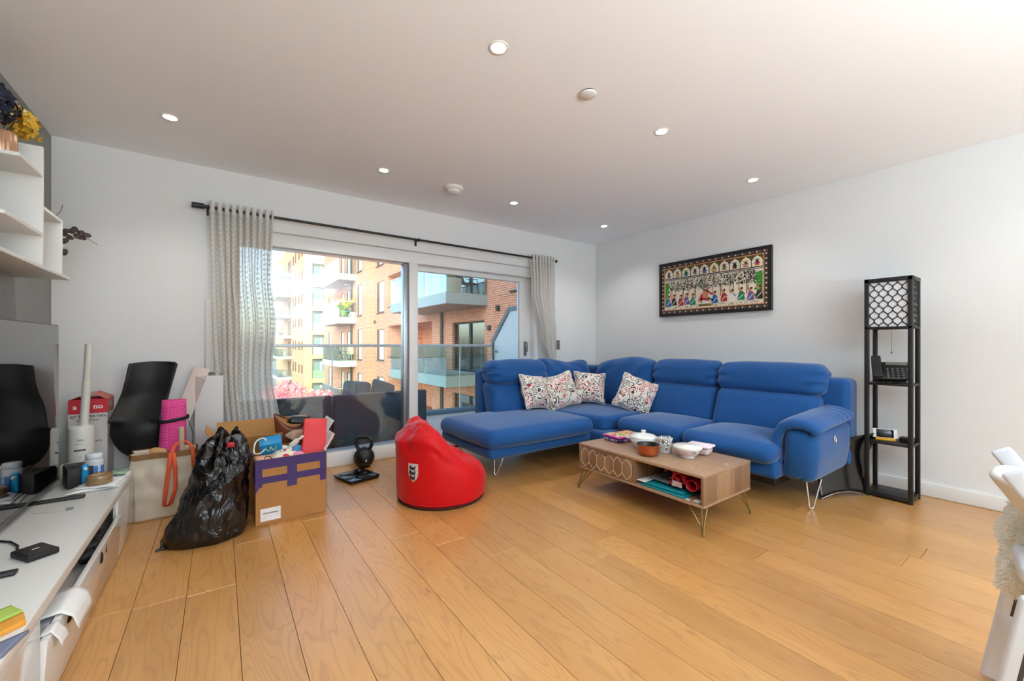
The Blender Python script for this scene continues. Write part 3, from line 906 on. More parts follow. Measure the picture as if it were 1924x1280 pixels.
rect(.018, .982, .03, .97, 1, 0)
rect(.048, .952, .095, .905, 3, 1)
rect(.056, .944, .11, .89, 0, 2)
for i in range(17):
    s = .045 + .91 * i / 16
    for t in (.062, .938): disc(s, t, .013, 2, 2); disc(s, t, .005, 7, 3); stroke((s + .014, t - .006), (s + .028, t + .006), .003, 3, 2)
for i in range(11):
    t = .11 + .78 * i / 10
    for s in (.033, .967): disc(s, t, .013, 2, 2); disc(s, t, .005, 7, 3)
for i in range(90):
    s = .05 + .9 * i / 89
    for t in (.1025, .8975): disc(s, t, .004, 2, 2, 5)
rect(.056, .944, .70, .89, 4, 3)
rect(.056, .944, .665, .70, 5, 4); rect(.056, .944, .678, .686, 2, 5)
rr = random.Random(5)
acol = [10, 13, 9, 8, 8, 13, 14, 12, 3, 7]
for i in range(10):
    c = .1004 + .0888 * i; w = .040
    arch = [(c - w, .705), (c + w, .705), (c + w, .80), (c + w * .72, .84), (c + w * .3, .862), (c, .88), (c - w * .3, .862), (c - w * .72, .84), (c - w, .80)]
    poly(arch, 2, 4); poly([(c + (a - c) * .88, .705 + (b - .705) * .94) for a, b in arch], 0, 5)
    disc(c, .815, .017, acol[(i + 3) % 10], 6); poly([(c - .017, .72), (c + .017, .72), (c + .010, .80), (c - .010, .80)], acol[i], 6)
    for sg in (-1, 1): stroke((c, .79), (c + sg * .026, .75), .007, acol[(i + 5) % 10], 6); stroke((c, .79), (c + sg * .023, .82), .005, acol[i], 6)
    stroke((c - .02, .722), (c + .02, .722), .006, acol[(i + 2) % 10], 7)
def tree(s, t0, h, sp, mi, n):
    stroke((s, t0), (s, t0 + h * .55), .006, 5, 4)
    for k in range(n):
        a = rr.uniform(-1, 1); b = rr.random()
        p = (s + sp * a * (1 - .35 * b), t0 + h * (.42 + .55 * b))
        if not (.07 < p[0] < .93 and p[1] < .655): continue
        e = (p[0] + rr.uniform(-.011, .011), p[1] + rr.uniform(-.025, .03))
        stroke(p, e, rr.uniform(.0035, .0075), mi if rr.random() < .75 else 5, 4)
    for k in range(7):
        stroke((s, t0 + h * .45), (s + sp * rr.uniform(-.8, .8), t0 + h * rr.uniform(.6, .95)), .003, 5, 4)
for s, n in ((.13, 130), (.25, 150), (.37, 150), (.48, 150), (.60, 150), (.71, 150), (.82, 170), (.90, 90)):
    tree(s, .28, .40, .085, 14 if n < 160 else 5, n)
for sg, s0 in ((1, .06), (-1, .94)):
    for k in range(9):
        t = .17 + .05 * k; L = .035 + .02 * (k % 2) + (.012 if sg < 0 else 0)
        poly([(s0, t), (s0 + sg * L, t + .012), (s0 + sg * L * .9, t + .045), (s0, t + .055)], 6, 5)
cols = [8, 12, 7, 10, 9, 7, 8, 7, 2, 9, 10, 12]
fx = [.095, .155, .225, .285, .345, .455, .55, .63, .70, .775, .85, .915]
for i, (s, c) in enumerate(zip(fx, cols)):
    b = .17 + .015 * (i % 2)
    if i == 5:
        poly([(s - .06, b + .03), (s - .02, b + .06), (s + .05, b + .03), (s + .03, b + .16), (s - .03, b + .17)], 7, 6); poly([(s - .02, b + .10), (s + .04, b + .08), (s + .03, b + .25), (s - .01, b + .25)], 11, 7)
        disc(s + .005, b + .30, .035, 14, 8); stroke((s + .01, b + .22), (s - .075, b + .36), .012, 14, 7); stroke((s + .02, b + .22), (s + .075, b + .14), .014, 7, 7); stroke((s + .02, b + .22), (s + .06, b + .28), .012, 11, 7)
        stroke((s - .02, b + .1), (s - .03, b), .012, 14, 6); stroke((s + .03, b + .1), (s + .085, b + .03), .016, 9, 6); continue
    poly([(s - .026, b), (s + .026, b), (s + .030, b + .03), (s + .012, b + .15), (s - .014, b + .15), (s - .030, b + .03)], c, 6)
    disc(s - .002, b + .185, .026, 11, 7); disc(s + .006, b + .195, .018, 12, 8)
    sg = -1 if i > 5 else 1
    stroke((s, b + .135), (s + sg * .022, b + .19), .009, 11, 7); stroke((s + sg * .022, b + .19), (s + sg * .016, b + .27), .007, 11, 7)
    stroke((s - sg * .01, b + .13), (s - sg * .028, b + .09), .008, cols[(i + 4) % 12], 7); stroke((s - .02, b + .02), (s + .02, b + .10), .005, 2, 7)
for i in range(150):
    s = rr.uniform(.06, .94); t = rr.uniform(.115, .165); 
    if abs(s - .46) < .06: continue
    stroke((s, t), (s + rr.uniform(-.012, .012), t + rr.uniform(-.012, .012)), .004, 5, 4)
rect(.40, .52, .13, .17, 4, 4); rect(.41, .51, .145, .15, 13, 5)
pc.build('painted_scene', pm, r)

# ------------------------------------------------------------------ blue corner sofa
sofa = root('corner_sofa', 'blue fabric L-shaped corner sofa with chrome legs against the painting wall', 'sofa', (2.9, 2.7, 0))
def soft(puff=(0, 0, 0), wr=0.0, sc=5.0, seed=0.0, post=None):
    """bulge each face and add cloth creases"""
    def f(w, q):
        p = w.copy()
        for i in range(3):
            if puff[i]:
                o = [j for j in range(3) if j != i]
                k = max(0, 1 - q[o[0]] ** 2) * max(0, 1 - q[o[1]] ** 2)
                p[i] += puff[i] * (1 if q[i] > 0 else -1) * k * abs(q[i]) ** 2
        if wr:
            n_ = noise.noise_vector(w * sc + Vector((seed, seed, seed)))
            p += n_ * wr
        if post: p = post(p, q)
        return p
    return f
def piece(name, b, r=.05, puff=(0, 0, 0), wr=.004, sc=6, seg=(8, 8, 4), post=None, mat=None, k=4):
    return MB().rbox(*b, r=r, k=k, seg=seg, fn=soft(puff, wr, sc, hash_(name, b), post)).build(name, mat or NAVY, sofa)
def hash_(n, b): return (sum(ord(c) for c in n) + b[0] * 13 + b[2] * 7) % 50
# bases
piece('base_panel', (1.75, 2.90, 2.755, 3.66, .185, .30), .045, seg=(10, 8, 2), post=lambda p, q: Vector((p.x, p.y, p.z)))
piece('base_panel', (2.90, 3.85, 2.60, 3.66, .185, .30), .03, seg=(6, 6, 2))
piece('base_panel', (3.10, 3.85, 1.235, 1.92, .185, .31), .035, seg=(6, 6, 2))
piece('base_panel', (3.12, 3.85, 1.92, 2.60, .185, .31), .035, seg=(6, 6, 2))
# seat cushions
def chaise(p, q):
    if q.x < 0 and q.y < 0: p = p + Vector((.05, .05, 0)) * (q.x * q.y) ** 3
    return p
piece('seat_cushion', (1.685, 2.86, 2.67, 3.58, .285, .435), .07, (0.0, .01, .028), .003, seg=(12, 10, 3), post=chaise)
piece('seat_cushion', (3.02, 3.72, 1.235, 1.915, .29, .435), .065, (.025, 0, .03), .003, seg=(8, 8, 3))
piece('seat_cushion', (3.05, 3.72, 1.925, 2.605, .29, .430), .065, (.02, 0, .028), .003, seg=(8, 8, 3))
def corner(p, q):
    if q.x < 0 and q.y < 0: p = p + Vector((.10, .04, 0)) * max(0, -q.x) * max(0, -q.y)
    return p
piece('seat_cushion', (2.868, 3.75, 2.625, 3.5, .285, .43), .05, (0, 0, .022), .003, seg=(8, 8, 3), post=corner)
# back frames
piece('back_frame', (3.80, 4.02, 1.03, 3.84, .185, .86), .05, (.0, 0, 0), .002, seg=(3, 16, 6))
piece('back_frame', (2.22, 3.80, 3.64, 3.84, .185, .86), .05, (0, 0, 0), .002, seg=(14, 3, 6))
# back cushions of the run along the right wall: lower pad leaning back, head pad on top
def lean_x(base, k):  # leaning towards +X with height
    return lambda p, q: Vector((p.x + (p.z - base) * k, p.y, p.z))
def lean_y(base, k):
    return lambda p, q: Vector((p.x, p.y + (p.z - base) * k, p.z))
def head_fold(ax, base, k, dep):
    def f(p, q):
        p = p.copy(); p[ax] += (p.z - base) * k
        p.z += -.012 * (abs(q[1 - ax]) ** 4) * (1 if q.z > 0 else 0)
        c = .006 * math.sin(q[1 - ax] * 46 + 3 * math.sin(q.z * 3)) * max(0, q.z) * max(0, 1 - abs(q.z - .55) * 1.6)
        e = max(0, abs(q[1 - ax]) - .62) / .38
        c += .012 * math.sin(q.z * 9 + 2 * q[1 - ax]) * e
        p[ax] += c; p.z += c * .5
        return p
    return f
piece('back_cushion', (3.56, 3.76, 1.19, 1.965, .40, .735), .06, (.02, 0, 0), .004, seg=(3, 10, 6), post=lean_x(.40, .36))
piece('headrest', (3.68, 3.90, 1.165, 1.985, .712, .965), .075, (.022, .006, .008), .004, seg=(4, 26, 8), post=head_fold(0, .712, .20, 0))
piece('back_cushion', (3.60, 3.78, 1.985, 2.70, .40, .735), .06, (.02, 0, 0), .004, seg=(3, 10, 6), post=lean_x(.40, .36))
piece('headrest', (3.71, 3.92, 1.995, 2.70, .715, .965), .075, (.022, .006, .008), .004, seg=(4, 24, 8), post=head_fold(0, .712, .20, 0))
def slouch(ax, base, k, seed):
    def f(p, q):
        p = p.copy(); o = 1 - ax
        p[ax] += (p.z - base) * k
        sg = max(0, q.z)
        p.z += sg * (.030 * math.cos(q[o] * 2.6 + seed) - .02)
        d = math.sin((q[o] * 9 + q.z * 7) + 2 * nz((q[o] * 2, q.z * 2, seed)))
        p[ax] += .013 * d * max(0, q.z) * (.4 + abs(q[o]))
        return p
    return f
piece('back_cushion', (3.62, 3.86, 2.705, 3.50, .40, .965), .085, (.03, .0, .01), .007, 5, seg=(4, 22, 14), post=slouch(0, .40, .22, .6))
piece('back_cushion', (2.935, 3.70, 3.44, 3.66, .40, .955), .085, (0, .03, .01), .007, 5, seg=(22, 4, 14), post=slouch(1, .40, .18, 2.4))
piece('back_cushion', (2.20, 2.93, 3.36, 3.58, .40, .735), .06, (0, .02, 0), .005, seg=(12, 3, 7), post=lean_y(.40, .25))
piece('headrest', (2.205, 2.925, 3.40, 3.66, .712, .955), .08, (.008, .022, .01), .005, seg=(24, 4, 8), post=head_fold(1, .712, .14, 0))
# arm
def arm_shape(p, q):
    p = p.copy()
    lo = max(0, -q.z)
    if q.y > 0: p.y += .03 * lo
    p.x += .03 * lo * (1 if q.x < 0 else 0) - .03 * max(0, q.z) * (1 if q.x < 0 else 0) * 0
    p.y += (.03 * lo) if q.y < 0 else 0
    return p
piece('armrest', (3.16, 3.84, 1.025, 1.225, .185, .555), .055, (.015, .008, 0), .002, seg=(10, 4, 8), post=arm_shape)
path = [(1.262, .30), (1.272, .40), (1.262, .50), (1.225, .565), (1.16, .595), (1.09, .595), (1.035, .575), (1.012, .54)]
def along(t):
    t = max(0, min(.9999, t)) * (len(path) - 1); i = int(t); f_ = t - i
    a, b = Vector(path[i]), Vector(path[i + 1])
    p = a.lerp(b, f_); d = (b - a).normalized()
    return p, Vector((d.y, -d.x)) * -1
def pad(w, q):
    # local box: x = along the arm, y = path 0..1, z = thickness
    t = (q.y + 1) / 2
    p, n_ = along(t)
    th = w.z
    ex = 3.125 + w.x * (1.0 - .0 * t)
    rise = .03 * (w.x / .7)
    drop = max(0, .16 - w.x) / .16
    c = .004 * math.sin(w.x * 70 + 2 * math.sin(t * 5)) * max(0, min(1, (w.x - .25) * 3))
    return Vector((ex + .03 * drop * (1 - t), p.x - n_.x * -(th + c), p.y - n_.y * -(th + c) + rise - .02 * drop ** 2))
MB().rbox(0, .70, 0, .5, -.032, .032, .03, 4, (30, 24, 1), fn=pad).build('arm_pad', NAVY, sofa)
fix_normals(bpy.data.objects[-1] if False else [o for o in sofa.children if o.name.startswith('arm_pad')][0])
m = MB(); m.tube([(3.475 + .020 * math.cos(t * PI / 8), 1.018, .46 + .026 * math.sin(t * PI / 8)) for t in range(16)], .005, 6, closed=True); m.cyl((3.475, 1.026, .46), (3.475, 1.016, .46), .012, n=14)
m.build('recliner_button', CHROME, sofa)
def vleg(x, y, dx, dy, s=.075):
    d = Vector((dx, dy, 0)).normalized(); t = Vector((x, y, .004))
    a = Vector((x, y, .20)) - d * .03 + Vector((-d.y, d.x, 0)) * s; b = Vector((x, y, .20)) - d * .03 - Vector((-d.y, d.x, 0)) * s * .25
    sd = Vector((-d.y, d.x, 0)) * .012
    m = MB()
    m.tube([a + Vector((0, 0, .0)), a.lerp(t + sd, .15), t + sd * 1.1 + Vector((0, 0, .012)), t, t - sd * 1.1 + Vector((0, 0, .012)), b.lerp(t - sd, .15), b], .006, 8, flat=1.0)
    m.build('leg', CHROME, sofa)
vleg(1.915, 2.93, -1, -1); vleg(3.262, 1.088, -1, -1); vleg(1.90, 3.55, -1, 1); vleg(3.86, 1.12, 1, -1); vleg(3.9, 3.7, 1, 1)
for x, y in ((2.92, 2.86), (3.16, 2.62), (3.22, 1.95)): MB().rbox(x - .025, x + .025, y - .025, y + .025, .001, .19, .006, 1).build('foot', BLACK_PLASTIC, sofa)
for b in ((3.25, 3.8, 1.3, 1.85, .10, .19), (3.25, 3.8, 2.0, 2.55, .10, .19)):
    MB().rbox(*b, r=.01, k=1).build('recliner_mechanism', BLACK_METAL, sofa)
# piping along the cushion fronts
def pipe(pts, name='piping'): MB().tube(pts, .0035, 6).build(name, fabric_mat('blue piping', (40, 88, 140), .4) if 'bp' not in MATS else MATS['bp'], sofa)

# scatter cushions
def pillow(name, lbl, loc, e, s, seed, group='scroll print cushions on the sofa corner'):
    r = root(name, lbl, 'cushion', loc, e, group=group)
    h = s / 2
    def f(w, q):
        k = max(0, 1 - abs(q.x) ** 2.6) * max(0, 1 - abs(q.z) ** 2.6)
        pinch = .90 + .10 * max(abs(q.x), abs(q.z)) ** 2 * (1 if abs(abs(q.x) - abs(q.z)) < .3 else .35)
        p = Vector((w.x * pinch, (.012 + .075 * k ** .6) * (1 if q.y > 0 else -1) * abs(q.y), w.z * pinch))
        p += noise.noise_vector(Vector((w.x * 9, w.y * 4 + seed, w.z * 9))) * .010
        p.z += h
        return p
    MB().rbox(-h, h, -.04, .04, -h, h, .02, 3, (20, 3, 20), fn=f).build('cover', paisley_mat(seed), r)
    pts = []
    n = 16
    for (ax, ay, bx, by) in ((-1, -1, 1, -1), (1, -1, 1, 1), (1, 1, -1, 1), (-1, 1, -1, -1)):
        for i in range(n):
            t = i / n; qx, qz = ax + (bx - ax) * t, ay + (by - ay) * t
            pinch = .90 + .10 * (1 if abs(abs(qx) - abs(qz)) < .3 else .35)
            p = Vector((qx * h * pinch, 0, qz * h * pinch)) + noise.noise_vector(Vector((qx * h * 9, seed, qz * h * 9))) * .010
            pts.append(p + Vector((0, 0, h)))
    MB().tube(pts, .006, 6, closed=True).build('piping', M('cream piping', (228, 220, 206), .8), r)
    return r
pillow('scatter_cushion', 'scroll print cushion leaning upright on the left, nearest the chaise', (2.66, 3.27, .462), (-.38, .10, .18), .36, 1.3)
pillow('scatter_cushion', 'scroll print cushion second from the chaise with one corner pointing up', (3.02, 3.24, .455), (-.40, -.22, -.28), .37, 4.1)
pillow('scatter_cushion', 'creased scroll print cushion tucked behind in the deep sofa corner', (3.33, 3.22, .475), (-.40, .08, -.72), .35, 7.7)
pillow('scatter_cushion', 'scroll print cushion turned on its corner, farthest from the chaise', (3.43, 2.74, .44), (-.42, .36, -.98), .37, 12.2)

# ------------------------------------------------------------------ coffee table
WN, WNE = walnut_mat(), walnut_end_mat()
ct = root('coffee_table', 'low wood-grain coffee table with a hexagon inlay drawer and hairpin legs', 'table', (2.55, 1.8, 0))
tx0, tx1, ty0, ty1, tz0, tz1 = 2.275, 2.845, 1.29, 2.30, .163, .355
MB().rbox(tx0, tx1, ty0, ty1, tz1 - .018, tz1, .002, 1).build('tabletop', WN, ct)
MB().rbox(tx0, tx1, ty0, ty1, tz0, tz0 + .016, .002, 1).build('bottom_board', WN, ct)
for a, b in ((ty0, ty0 + .018), (ty1 - .018, ty1)): MB().rbox(tx0 + .002, tx1 - .002, a, b, tz0 + .016, tz1 - .018, .002, 1).build('end_panel', WNE, ct)
MB().box(tx0 + .004, tx1 - .004, 1.775, 1.793, tz0 + .016, tz1 - .018).build('divider', WNE, ct)
MB().box(tx1 - .02, tx1 - .006, ty0 + .018, ty1 - .018, tz0 + .016, tz1 - .018).build('back_panel', WN, ct)
dr = MB().rbox(tx0 + .003, tx0 + .02, 1.797, ty1 - .021, tz0 + .019, tz1 - .022, .0015, 1).build('drawer', WNE, ct)
inl = MB()
dy0, dy1, dz0, dz1 = 1.803, ty1 - .026, tz0 + .023, tz1 - .026
nhex = 6; hw = (dy1 - dy0) / nhex
def strip(a, b, w=.0016):
    a, b = Vector(a), Vector(b); d = (b - a).normalized(); n_ = Vector((-d.y, d.x)) * w
    f = lambda p, q, t: Vector((tx0 + .003 + t, p, q))
    inl.prism([tuple(a + n_), tuple(a - n_), tuple(b - n_), tuple(b + n_)], f, -.0012, 0)
zt_, zb_ = dz1 - .040, dz0 + .040
for i in range(nhex + 1):
    yv = dy0 + hw * i
    if 0 < i < nhex + 1 and i <= nhex:
        pass
    if i < nhex:
        m_ = yv + hw / 2
        strip((yv, zt_), (m_, dz1)); strip((m_, dz1), (yv + hw, zt_)); strip((yv, zb_), (m_, dz0)); strip((m_, dz0), (yv + hw, zb_))
    strip((yv, zb_), (yv, zt_))
inl.build('inlay', M('ivory inlay', (226, 214, 180), .4), dr)
MB().rbox(tx0 - .012, tx0 + .004, 1.99, 2.11, dz1 - .004, dz1 + .002, .002, 1).build('handle', BRASS, dr)
def hairpin(x, y, dx, dy):
    tip = Vector((x + dx * .03, y + dy * .03, .005))
    lg = MB()
    for k, (ox, oy) in enumerate(((0, -dy * .085), (-dx * .07, 0), (0, 0))):
        top = Vector((x + ox, y + oy, tz0 - .001))
        sp = Vector((.008 if k == 0 else -.008 * (k == 1), .008 * (k == 2), 0))
        lg.tube([top, tip + sp + Vector((0, 0, .02)), tip + sp * .3], .0045, 8)
    lg.rbox(x - .05 if dx > 0 else x - .02, x + .02 if dx > 0 else x + .05, y - .05 if dy > 0 else y - .02, y + .02 if dy > 0 else y + .05, tz0 - .003, tz0, .0012, 1)
    lg.build('leg', BRASS, ct)
hairpin(tx0 + .03, ty0 + .03, -1, -1); hairpin(tx1 - .03, ty0 + .03, 1, -1); hairpin(tx0 + .03, ty1 - .03, -1, 1); hairpin(tx1 - .03, ty1 - .03, 1, 1)
# ------------------------------------------------------------------ things on the coffee table
TZ = tz1 + .0006
# sweet tin
tin = root('sweet_tin', 'square sweet tin with a pink lid and purple lettered sides on the coffee table', 'tin', (2.635, 2.165, TZ), (0, 0, -.10))
MB().rbox(-.135, .135, -.09, .09, 0, .032, .018, 3).build('body', M('tin purple', (56, 24, 92), .3), tin)
MB().rbox(-.137, .137, -.092, .092, .033, .048, .014, 3).build('lid', M('tin pink', (206, 66, 160), .3), tin)
g = N('printed sweets'); vv = g.n('ShaderNodeTexVoronoi', Scale=48.0); g.set(vv.inputs['Vector'], g.obj())
hs = g.n('ShaderNodeSeparateColor'); g.set(hs.inputs[0], vv.outputs['Color'])
pcol = g.ramp(hs.outputs[0], [(0, lin((206, 70, 90))), (.25, lin((226, 190, 90))), (.45, lin((196, 206, 130))), (.6, lin((230, 214, 170))), (.75, lin((80, 150, 120))), (.9, lin((230, 150, 90)))], 'CONSTANT')
SWEETS = g.done(g.bsdf(color=pcol, rough=.35))
MB().rbox(-.122, .122, -.078, .078, .0481, .0492, .0005, 1).build('lid_print', SWEETS, tin)
LIL = M('lilac lettering', (214, 186, 230), .4)
m = MB()
put_text(m, 'FOR  ORELY', .026, (-.1358, 0, .016), (0, -1, 0), (0, 0, 1), bold=.0006)
put_text(m, 'XO  FOR  ORE', .024, (0, -.0908, .016), (1, 0, 0), (0, 0, 1), bold=.0006)
m.build('lettering', LIL, tin)
# white casserole
r = root('casserole', 'white ceramic lidded pot with two side handles behind the copper pan', 'pot', (2.545, 1.905, TZ))
c_ = (2.545, 1.905, TZ)
CER = M('white ceramic', (226, 226, 222), .22)
MB().lathe([(0, 0), (.055, 0), (.06, .006), (.085, .045), (.098, .078), (.094, .080), (.08, .045), (.055, .01), (0, .01)], c_, 36).build('body', CER, r)
MB().lathe([(.099, .081), (.10, .085), (.08, .097), (.03, .108), (.014, .111), (.012, .118), (.018, .124), (.017, .131), (0, .134)], c_, 36).build('lid', CER, r)
for sg in (-1, 1):
    a = Vector((-.58, .81, 0)) * sg; s_ = Vector((.81, .58, 0)); cc = Vector(c_) + Vector((0, 0, .072))
    MB().tube([cc + a * .090 + s_ * .028, cc + a * .118 + s_ * .022, cc + a * .122, cc + a * .118 - s_ * .022, cc + a * .090 - s_ * .028], .007, 8, flat=.7).build('handle', CER, r)
# copper pan
r = root('copper_pan', 'copper coloured pan without a handle and dark inside, nearest the table edge', 'pan', (2.41, 1.765, TZ))
c_ = (2.41, 1.765, TZ)
MB().lathe([(0, 0), (.055, 0), (.068, .012), (.073, .03), (.074, .074), (.0755, .076)], c_, 40).build('body', M('copper lacquer', (188, 104, 58), .28, .75), r)
MB().lathe([(.0755, .076), (.0735, .0775), (.0725, .076), (.071, .03), (.06, .012), (0, .010)], c_, 40).build('lining', M('dark non-stick', (26, 22, 22), .4), r)
# candle in patterned wrap
r = root('wrapped_candle', 'glass jar candle wrapped in white frilled paper with black flower print', 'candle', (2.565, 1.735, TZ))
c_ = (2.565, 1.735, TZ)
MB().lathe([(0, 0), (.040, 0), (.042, .004), (.042, .028), (.040, .030)], c_, 28).build('jar', M('clear jar with wax', (206, 206, 206), .1), r)
g = N('floral wrap'); vo = g.n('ShaderNodeTexVoronoi', Scale=32.0); g.set(vo.inputs['Vector'], g.obj())
rg = g.math('GREATER_THAN', g.math('SINE', g.math('MULTIPLY', vo.outputs['Distance'], 26.0)), .25)
WRAP = g.done(g.bsdf(color=g.mix(rg, lin((232, 232, 230)), lin((96, 92, 92))), rough=.6))
def frill(p):
    a = math.atan2(p.y, p.x); k = max(0, (p.z - .075) / .03)
    return p * 1.0 + Vector((p.x, p.y, 0)) * (.16 * math.sin(a * 11) * k + .05 * math.sin(a * 7)) + Vector((0, 0, .008 * math.sin(a * 17) * k))
MB().lathe([(.0425, .022), (.045, .03), (.046, .06), (.043, .08), (.047, .098), (.036, .106), (.028, .09), (.0, .085)], c_, 66, fn=frill).build('wrap', WRAP, r)
# lidded glass bowl and box
r = root('lidded_bowl', 'round glass bowl with a white lid and pink printed sides, beside a food box', 'bowl', (2.58, 1.575, TZ))
c_ = (2.58, 1.575, TZ)
MB().lathe([(0, 0), (.046, 0), (.048, .008), (.044, .012), (.066, .024), (.088, .060), (.089, .068)], c_, 40).build('bowl', M('milky glass', (222, 216, 216), .15), r)
MB().lathe([(.091, .066), (.0925, .074), (.090, .078), (.03, .080), (.028, .083), (0, .083)], c_, 40).build('lid', M('white lid', (236, 233, 226), .4), r)
m = MB()
def onbowl(ang, z, w, h, mi):
    pts = []
    for (da, dz) in ((-w, -h), (w, -h), (w, h), (-w, h)):
        zz = z + dz; rad = .0672 + (zz - .024) * (.022 / .036) + .0006
        pts.append(Vector((c_[0] + rad * math.cos(ang + da), c_[1] + rad * math.sin(ang + da), TZ + zz)))
    m.add(pts, [(0, 1, 2, 3)], mi)
base = math.atan2(-1.575, -2.58)
rr = random.Random(3)
for i in range(34): onbowl(base + rr.uniform(-1.5, 1.5), rr.uniform(.032, .056), rr.uniform(.015, .05), rr.uniform(.0006, .003), 0)
for i in range(9): onbowl(base + .02 * i - .18, .044, .008, .0018, 1)
onbowl(base + .52, .050, .10, .008, 2); onbowl(base + .70, .040, .09, .006, 0)
m.build('print', [M('pink print', (222, 150, 168), .5), M('maroon print', (150, 50, 70), .5), M('turquoise print', (80, 176, 196), .5)], r)
r = root('food_box', 'rectangular lidded food box with a pale pink lid behind the round bowl', 'food container', (2.735, 1.575, TZ), (0, 0, .15))
MB().rbox(-.055, .055, -.075, .075, 0, .05, .02, 3, fn=lambda w, q: Vector((w.x * (.85 + .15 * (q.z + 1) / 2), w.y * (.85 + .15 * (q.z + 1) / 2), w.z))).build('box', M('pinkish glass', (206, 190, 190), .15), r)
MB().rbox(-.062, .062, -.082, .082, .051, .068, .012, 3).build('lid', M('pale pink lid', (236, 216, 224), .4), r)
MB().rbox(-.04, .04, -.058, .058, .0681, .071, .001, 1).build('lid_panel', M('pale pink lid panel', (244, 228, 234), .4), r)
m = MB(); rr = random.Random(9)
for i in range(45):
    x, y = rr.uniform(2.30, 2.42), rr.gauss(1.42, .05)
    m.box(x, x + .003, y, y + .002, TZ, TZ + .0012)
m.box(2.62, 2.63, 1.33, 1.342, TZ, TZ + .003)
tag(m.build('crumbs', M('biscuit crumbs', (236, 222, 200), .9)), 'pale crumbs scattered on the near end of the table top', 'crumbs', kind='stuff')
# open shelf of the table
SZ = tz0 + .0166
def leaf(name, lbl, cat, pts, z, th, mat, wav=.003, seed=1):
    m = MB().rbox(0, 1, 0, 1, 0, th, th * .45, 1, (6, 6, 1), fn=lambda w, q: Vector((pts[0][0] + (pts[1][0] - pts[0][0]) * w.x + (pts[3][0] - pts[0][0]) * w.y, pts[0][1] + (pts[1][1] - pts[0][1]) * w.x + (pts[3][1] - pts[0][1]) * w.y, z + w.z + wav * (1 + nz((w.x * 2, w.y * 2, seed))))))
    return m.build(name, mat, label=lbl, cat=cat)
TEAL = M('glossy teal plastic', (20, 140, 150), .22)
for i, (a, b) in enumerate((((1.47, 1.74), 'bottom'), ((1.45, 1.70), 'middle'), ((1.42, 1.66), 'top'))):
    pass
leaf('document_wallet', 'teal plastic document wallet lowest on the open table shelf', 'folder', [(2.29, 1.755), (2.29, 1.42), (2.60, 1.42), (2.60, 1.755)], SZ, .008, TEAL, .002, 1)
leaf('document_wallet', 'teal plastic document wallet upper and askew on the open table shelf', 'folder', [(2.30, 1.72), (2.31, 1.44), (2.58, 1.40), (2.58, 1.73)], SZ + .013, .010, TEAL, .002, 2)
leaf('paper_sheet', 'white paper edge peeking out under the teal wallets', 'paper', [(2.285, 1.765), (2.285, 1.70), (2.50, 1.68), (2.50, 1.765)], SZ + .0265, .002, PAPER, .001, 3)
leaf('magazine', 'grey magazine leaning at the back left of the table shelf', 'magazine', [(2.36, 1.70), (2.34, 1.56), (2.56, 1.54), (2.58, 1.72)], SZ + .036, .012, M('grey magazine', (120, 122, 126), .4), .004, 4)
rb = root('ribbon_roll', 'loosely rolled red shiny ribbon stuffed in the open table shelf', 'ribbon', (2.36, 1.47, SZ + .045))
RED_R = M('red satin ribbon', (190, 26, 46), .35)
def loop(cx, cz, r0, y0, y1, a0, a1, x=2.33, sq=1.0):
    return MB().grid(lambda u, v: (x + .10 * v, cx + math.cos(a0 + (a1 - a0) * u) * r0 * (1 + .1 * v), cz + sq * math.sin(a0 + (a1 - a0) * u) * r0), 28, 2)
for (cy, cz, r0, a0, a1, sq) in ((1.49, SZ + .095, .040, 0, 2 * PI, .95), (1.40, SZ + .078, .038, 0, 2 * PI, .9), (1.55, SZ + .115, .035, .3, 4.6, .85), (1.52, SZ + .075, .034, 1.6, 6.0, .8)):
    o = loop(cy, cz, r0, 0, 0, a0, a1, sq=sq).build('ribbon_loop', RED_R, rb)
    mo = o.modifiers.new('thickness', 'SOLIDIFY'); mo.thickness = .004
MB().rbox(2.315, 2.325, 1.455, 1.52, SZ + .05, SZ + .085, .004, 1, (3, 6, 4), fn=lambda w, q: w + Vector((.01 * nz((w.y * 40, w.z * 40, 2)), 0, 0))).build('foil_tag', M('crumpled foil', (214, 204, 216), .25, .6), rb)
leaf('receipt', 'white crumpled receipt at the right front of the table shelf', 'paper', [(2.29, 1.37), (2.29, 1.325), (2.34, 1.32), (2.34, 1.37)], SZ, .002, PAPER, .004, 5)
leaf('card_scrap', 'small white card scrap beside the teal wallets', 'paper', [(2.285, 1.415), (2.285, 1.385), (2.31, 1.385), (2.31, 1.415)], SZ, .002, PAPER, .003, 6)

